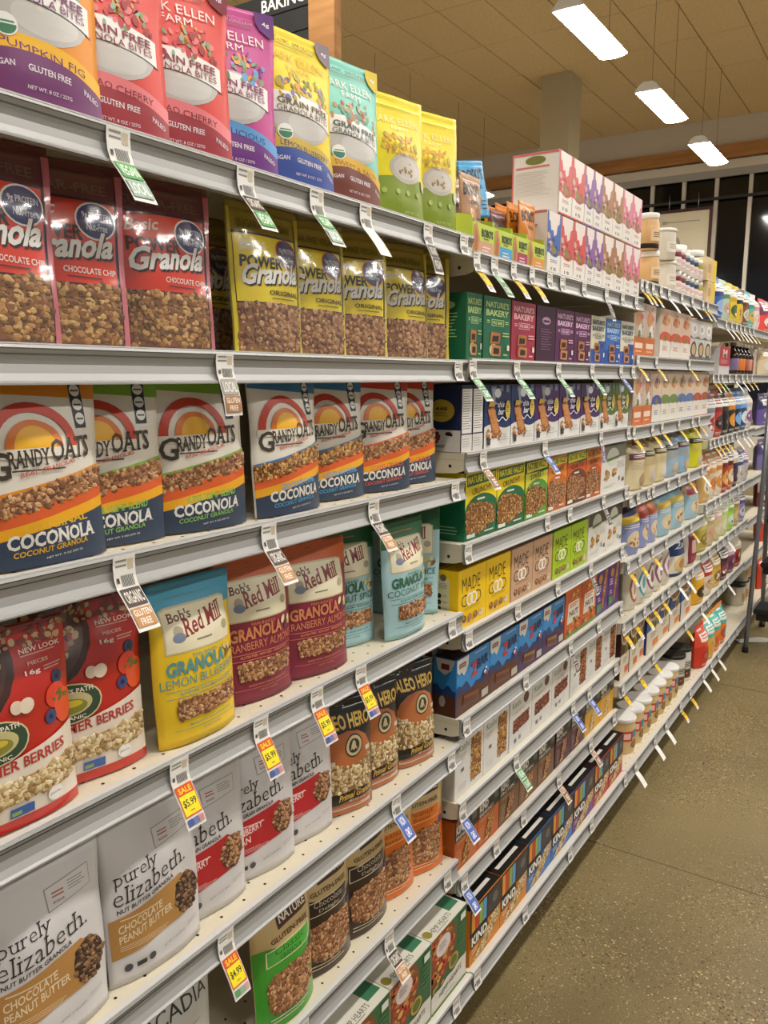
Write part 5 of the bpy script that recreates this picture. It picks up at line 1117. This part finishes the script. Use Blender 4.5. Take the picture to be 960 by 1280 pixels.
for l, (cs, h) in enumerate(((('#d84a44', '#c9b0b8', '#7a3a5a'), .2), (('#d8c8a8', '#b8a0b8', '#c9b48a'), .18), (('#6a5aa0', '#c9c4d0', '#3a3a6a'), .2), (('#7a70a8', '#d0cad8', '#5a4f90'), .2), (('#7a2c34', '#5a4f90', '#c2b8a0'), .2), (('#c8402c', '#8a94b8', '#c8402c'), .2), (('#cf4430', '#d8d4cc', '#c8402c'), .2))):
    for j, c in enumerate(cs):
        if j == 0: rowbags(4, l, 947.5, [(953.5+6.5*q, cs[q], f_two(cs[q-1], '#e0dcd4'), f'{["red", "pink", "cream", "lilac", "violet", "white", "orange"][(l+q) % 7]}-marked packet on level {["one", "two", "three", "four", "five", "six", "seven"][l]} beyond the ladder, {["first", "second", "third"][q]} in line') for q in range(2)], h, .09, 'packet')
# ================================================================== shelf tags
def tag_proto(kind, w, flap, art, curl=.62):
    prof = [(-.0097, .019), (-.0085, .008), (-.0095, -.008), (-.0140, -.0205)]
    y, z = prof[-1]; n = 5
    for i in range(1, n+1): prof.append((y-flap*curl*i/n-.002*math.sin(PI*i/n), z-flap*(1-curl*.35)*i/n))
    if not flap: prof = prof[:4]
    ln = [0]
    for a, b in zip(prof, prof[1:]): ln.append(ln[-1]+math.dist(a, b))
    tot = ln[-1]
    def fn(u, v, d=0):
        s = (1-v)*tot; k = 0
        while k < len(ln)-2 and s > ln[k+1]: k += 1
        t = (s-ln[k])/(ln[k+1]-ln[k]); (y0, z0), (y1, z1) = prof[k], prof[k+1]
        ny, nz = (z1-z0), -(y1-y0); q = math.hypot(ny, nz)
        return ((u-.5)*w, y0+t*(y1-y0)+ny/q*d, z0+t*(z1-z0)+nz/q*d)
    r = empty('price_tag'); vs = [1-x/tot for x in ln]
    V = [fn(u, v, d) for d in (0, -.0005) for v in vs for u in (0, 1)]; m = len(vs); F = []
    for k in range(m-1):
        a = 2*k; F.append((a, a+2, a+3, a+1)); a += 2*m; F.append((a, a+1, a+3, a+2))
        for e in (0, 1): a = 2*k+e; F.append((a, a+2, a+2+2*m, a+2*m))
    F += [(0, 1, 1+2*m, 2*m), (2*m-2, 2*m-1, 4*m-1, 4*m-2)]
    mesh_obj('paper_strip', V, F, mat('#e9e7e2', .6), None, r)
    A = Art(2); art(A, tot); A.build(fn, [], vs[1:-1], r, 'tag_print', .6, step=.00008, off=.0002); return r
def barcode(A, v0, v1, price=True):
    A.L(.1, v0+(v1-v0)*.62, .6, v1, '#8a8782', 2, .4)
    if price: A.R(.64, v0+(v1-v0)*.6, .9, v1, '#c9bca6')
    for i in range(9): A.R(.3+.062*i, v0, .335+.062*i, v0+(v1-v0)*.42, '#6a6966')
    A.R(.08, v0+(v1-v0)*.15, .2, v0+(v1-v0)*.35, '#55534f')
def k_plain(A, t): barcode(A, .12, .88)
def k_band(bands):
    def f(A, t):
        barcode(A, .62, .96); h = .56/len(bands)
        for i, (c, txts, tc) in enumerate(bands):
            a = .04+h*(len(bands)-1-i); A.R(.06, a+.012, .94, a+h-.012, c)
            for j, tx in enumerate(txts):
                hh = (h-.04)/len(txts); b = a+h-.02-hh*(j+1); A.T(tx, .12 if len(tx) > 4 else .26, b+hh*.14, .88 if len(tx) > 4 else .74, b+hh*.86, tc, 'b')
    return f
def k_sale(price, foot):
    def f(A, t):
        barcode(A, .66, .96); A.R(.05, .17, .95, .62, '#d8501f').R(.09, .19, .91, .475, '#f5e21c').T('SALE', .16, .50, .84, .59, '#f2c81c', 'k').T(price, .16, .29, .84, .41, '#33311c', 'b').L(.4, .22, .7, .25, '#7a7420', 1)
        for i, c in enumerate(foot): A.R(.08+.29*i, .04, .34+.29*i, .14, c)
    return f
def k_yel(A, t): barcode(A, .62, .95, False); A.R(.0, .16, 1, .58, '#eec61c').T('SALE', .2, .34, .8, .48, '#8a5a10', 'b').L(.15, .04, .85, .12, '#7a78a0', 2, .4)
def k_col(c, words): return k_band([(c, words, '#f0efe8')])
W0 = .034
KP = {'plain': tag_proto('plain', .034, 0, k_plain), 'organic': tag_proto('o', W0, .062, k_band([('#4a3a34', ['ORGANIC'], '#e6e0d6'), ('#c08a54', ['GLUTEN', 'FREE'], '#f2ebde')])),
      'vegan': tag_proto('v', W0, .062, k_band([('#5fa860', ['VEGAN'], '#eef4ea'), ('#9db3a6', ['LOCAL'], '#eef2ee')])), 'orgveg': tag_proto('ov', W0, .062, k_band([('#4a3a34', ['ORGANIC'], '#e6e0d6'), ('#4f9c54', ['VEGAN'], '#eef4ea')])),
      'local': tag_proto('l', W0, .05, k_band([('#a8a49c', ['LOCAL'], '#e8e6e0'), ('#a87444', ['GLUTEN', 'FREE'], '#f2ebde')]), .2), 'white': tag_proto('w', W0, .06, lambda A, t: barcode(A, .62, .96)), 'dark': tag_proto('d', .032, .062, k_band([('#4a3f3c', ['ORGANIC'], '#d8d0c8'), ('#4a3f3c', ['VEGAN'], '#d8d0c8')]), .35),
      's599': tag_proto('s5', W0, .06, k_sale('$5.99', ('#4a5a9a', '#6a78b0', '#c98a8a')), .45), 's499': tag_proto('s4', W0, .064, k_sale('$4.99', ('#5f9a60', '#8ab08a', '#c9a0a0')), .45), 'gmo': tag_proto('g', .033, .055, k_band([('#4a66b4', ['NON', 'GMO'], '#eef0f6')])),
      'green': tag_proto('gr', .033, .06, k_band([('#5aa060', ['VEGAN'], '#eef4ea'), ('#4f9456', ['ORGANIC'], '#eef4ea')])), 'yellow': tag_proto('y', .03, .055, k_yel), 'brown': tag_proto('b', .033, .055, k_band([('#9a6a4a', ['GLUTEN', 'FREE'], '#f0e8dc')])), 'purple': tag_proto('p', .03, .06, k_band([('#8a5a7a', ['NEW'], '#f0e8ee'), ('#7a70a0', ['ORGANIC'], '#f0e8ee')]), .1)}
KD_ = {'plain': 'small white price tag', 'organic': 'ORGANIC and GLUTEN FREE hanging tag', 'vegan': 'VEGAN and LOCAL hanging tag', 'orgveg': 'ORGANIC and VEGAN hanging tag', 'local': 'LOCAL and GLUTEN FREE hanging tag', 'white': 'long blank white hanging tag', 'dark': 'narrow dark-banded tag', 's599': 'orange and yellow sale tag reading $5.99', 's499': 'orange and yellow sale tag reading $4.99', 'gmo': 'blue NON GMO tag', 'green': 'green-banded tag', 'yellow': 'yellow sale tag', 'brown': 'brown-banded tag', 'purple': 'mauve-banded tag'}
import re
LABS = {}
TAGS = [
 (0, 0, ((150, 'vegan'), (309, 'orgveg'), (398, 'vegan'), (459, 'white'), (537, 'dark'), (582, 'plain'))),
 (0, 1, ((283, 'local'), (575, 'plain'))), (0, 2, ((157, 'organic'), (338, 'organic'), (469, 'organic'), (571, 'plain'))),
 (0, 3, ((226, 's599'), (328, 's599'), (398, 's599'), (453, 's599'), (567, 'plain'))), (0, 4, ((284, 's499'), (497, 'gmo'), (566, 'plain'))),
 (0, 5, ((488, 'organic'), (561, 'plain'), (380, 'plain'))), (0, 6, ((572, 'plain'),)),
 (1, 0, ((598, 'yellow'), (620, 'green'), (644, 'yellow'), (667, 'yellow'), (689, 'plain'), (705, 'plain'), (732, 'plain'), (760, 'dark'), (780, 'plain'), (797, 'plain'))),
 (1, 1, ((593, 'green'), (648, 'green'), (700, 'green'), (742, 'green'), (778, 'gmo'), (793, 'plain'))), (1, 2, ((606, 'brown'), (683, 'gmo'), (753, 'purple'), (787, 'plain'))),
 (1, 3, ((587, 'plain'), (686, 'plain'), (714, 'plain'), (756, 'dark'), (784, 'plain'))), (1, 4, ((588, 'plain'), (649, 'plain'), (699, 'plain'), (740, 'dark'), (779, 'plain'))),
 (1, 5, ((585, 'plain'), (659, 'plain'), (715, 'dark'), (750, 'plain'), (778, 'plain'))), (1, 6, ((580, 'gmo'), (647, 'green'), (718, 'gmo'), (738, 'gmo'), (771, 'plain'))),
 (1, 7, ((582, 'gmo'), (622, 'plain'), (656, 'plain'), (700, 'brown'), (740, 'brown'), (769, 'plain'))), (1, 8, ((598, 'plain'), (658, 'plain'), (714, 'plain'), (741, 'plain'), (783, 'plain'))),
 (2, 0, ((804, 'yellow'), (810, 'yellow'), (818, 'yellow'), (828, 'plain'), (838, 'white'), (854, 'white'), (867, 'white'), (880, 'yellow'), (886, 'yellow'))),
 (2, 1, ((799, 'yellow'), (822, 'yellow'), (863, 'yellow'))), (2, 2, ((794, 'yellow'), (817, 'yellow'), (829, 'yellow'), (850, 'yellow'), (867, 'yellow'), (875, 'yellow'))),
 (2, 3, ((790, 'plain'), (799, 'plain'), (812, 'plain'), (818, 'plain'), (837, 'plain'), (850, 'plain'), (862, 'yellow'), (879, 'white'))),
 (2, 4, ((787, 'yellow'), (801, 'yellow'), (817, 'yellow'), (834, 'plain'), (855, 'plain'), (865, 'yellow'))),
 (2, 5, ((781, 'yellow'), (794, 'yellow'), (807, 'yellow'), (817, 'yellow'), (829, 'yellow'), (837, 'plain'), (850, 'white'), (860, 'white'), (867, 'plain'))),
 (2, 6, ((780, 'yellow'), (800, 'yellow'), (818, 'yellow'), (858, 'yellow'))), (2, 7, ((796, 'white'), (820, 'white'), (834, 'white'), (852, 'yellow'), (864, 'yellow'), (880, 'white'))),
 (3, 0, ((909, 'white'), (916, 'white'), (922, 'yellow'), (927, 'white'), (932, 'white'), (938, 'white'), (943, 'yellow'))), (3, 1, ((893, 'yellow'), (899, 'yellow'), (904, 'green'), (913, 'plain'), (921, 'white'), (929, 'white'), (935, 'yellow'), (941, 'yellow'))),
 (3, 2, ((889, 'plain'), (894, 'yellow'), (899, 'yellow'), (905, 'yellow'), (910, 'yellow'), (916, 'plain'), (922, 'white'), (930, 'white'), (935, 'white'))), (3, 3, ((884, 'plain'), (895, 'plain'), (901, 'plain'), (913, 'plain'), (924, 'plain'), (930, 'plain'))),
 (3, 4, ((888, 'plain'), (898, 'plain'), (905, 'plain'), (911, 'white'), (920, 'plain'), (926, 'plain'))), (3, 5, ((878, 'white'), (886, 'plain'), (898, 'plain'), (905, 'plain'), (911, 'white'))), (3, 6, ((890, 'white'), (899, 'white'), (912, 'plain'), (922, 'plain'))),
]
ORD = ['top', 'second', 'third', 'fourth', 'fifth', 'sixth', 'seventh', 'eighth', 'ninth']
NUM = ['first', 'second', 'third', 'fourth', 'fifth', 'sixth', 'seventh', 'eighth', 'ninth', 'tenth']
UND = {(1, 1, 593): 'tag with two green bands below the dark green fig bar boxes', (1, 1, 648): 'tag with two green bands below the crimson fig bar box', (1, 1, 700): 'tag with two green bands below the plum fig bar boxes', (1, 1, 742): 'tag with two green bands below the cream oat bar box', (0, 0, 150): 'vegan and local tag hanging below the red cacao cherry pouches', (0, 0, 398): 'vegan and local tag hanging below the yellow lemon blueberry pouch', (0, 2, 157): 'ORGANIC and GLUTEN FREE tag hanging over the top of a red berries pouch', (0, 2, 338): 'ORGANIC and GLUTEN FREE tag hanging over the maroon pouches', (0, 2, 469): 'ORGANIC and GLUTEN FREE tag hanging over the pale blue pouches',
       (0, 3, 226): '$5.99 sale tag hanging below the yellow and blue pouch', (0, 3, 328): '$5.99 sale tag hanging over the middle red-panelled white pouch', (0, 3, 398): '$5.99 sale tag hanging between the white pouches and the black bags', (0, 3, 453): '$5.99 sale tag hanging over the black and orange bags'}
for b, l, items in TAGS:
    z, y = SZ(b, l), SY(b, l); cnt = {}
    tot_ = {}
    for px, k in items: tot_[k] = tot_.get(k, 0)+1
    for px, k in items:
        r = KP[k] if KP[k].name not in _used else copy_tree(KP[k]); _used.add(KP[k].name)
        r.location = (xat(px, y-.012, z-.01), y-.0002, z-.02); cnt[k] = cnt.get(k, 0)+1
        rail = f'{ORD[l]} rail of the {BAYNAME[b]}' if l < len(LV[b])-1 else f'base rail of the {BAYNAME[b]}'
        grp = None
        lab = UND.get((b, l, px))
        if not lab:                                     # name the product that stands above the tag
            near = min(PL.get((b, l), [(0, 'empty deck')]), key=lambda q: abs(q[0]-r.location.x))[1]
            near = re.split(r', | with | beside | next | at | standing | between | touching | on the | in the | under | turned | tucked | squeezed ', near)[0]
            lab = f'{KD_[k]} below the {near}'
            if len(lab.split()) > 16: lab = ' '.join(lab.split()[:16])
            lab_n = LABS.setdefault(lab, []); lab_n.append(r)
        tag(r, lab, 'price tag')
for lab, rs in LABS.items():
    if len(rs) > 1:
        for r in rs: r['group'] = lab.replace('tag ', 'tags ', 1)
for k, r in KP.items():
    if r.name not in _used:
        for c in list(r.children): bpy.data.objects.remove(c)
        bpy.data.objects.remove(r)
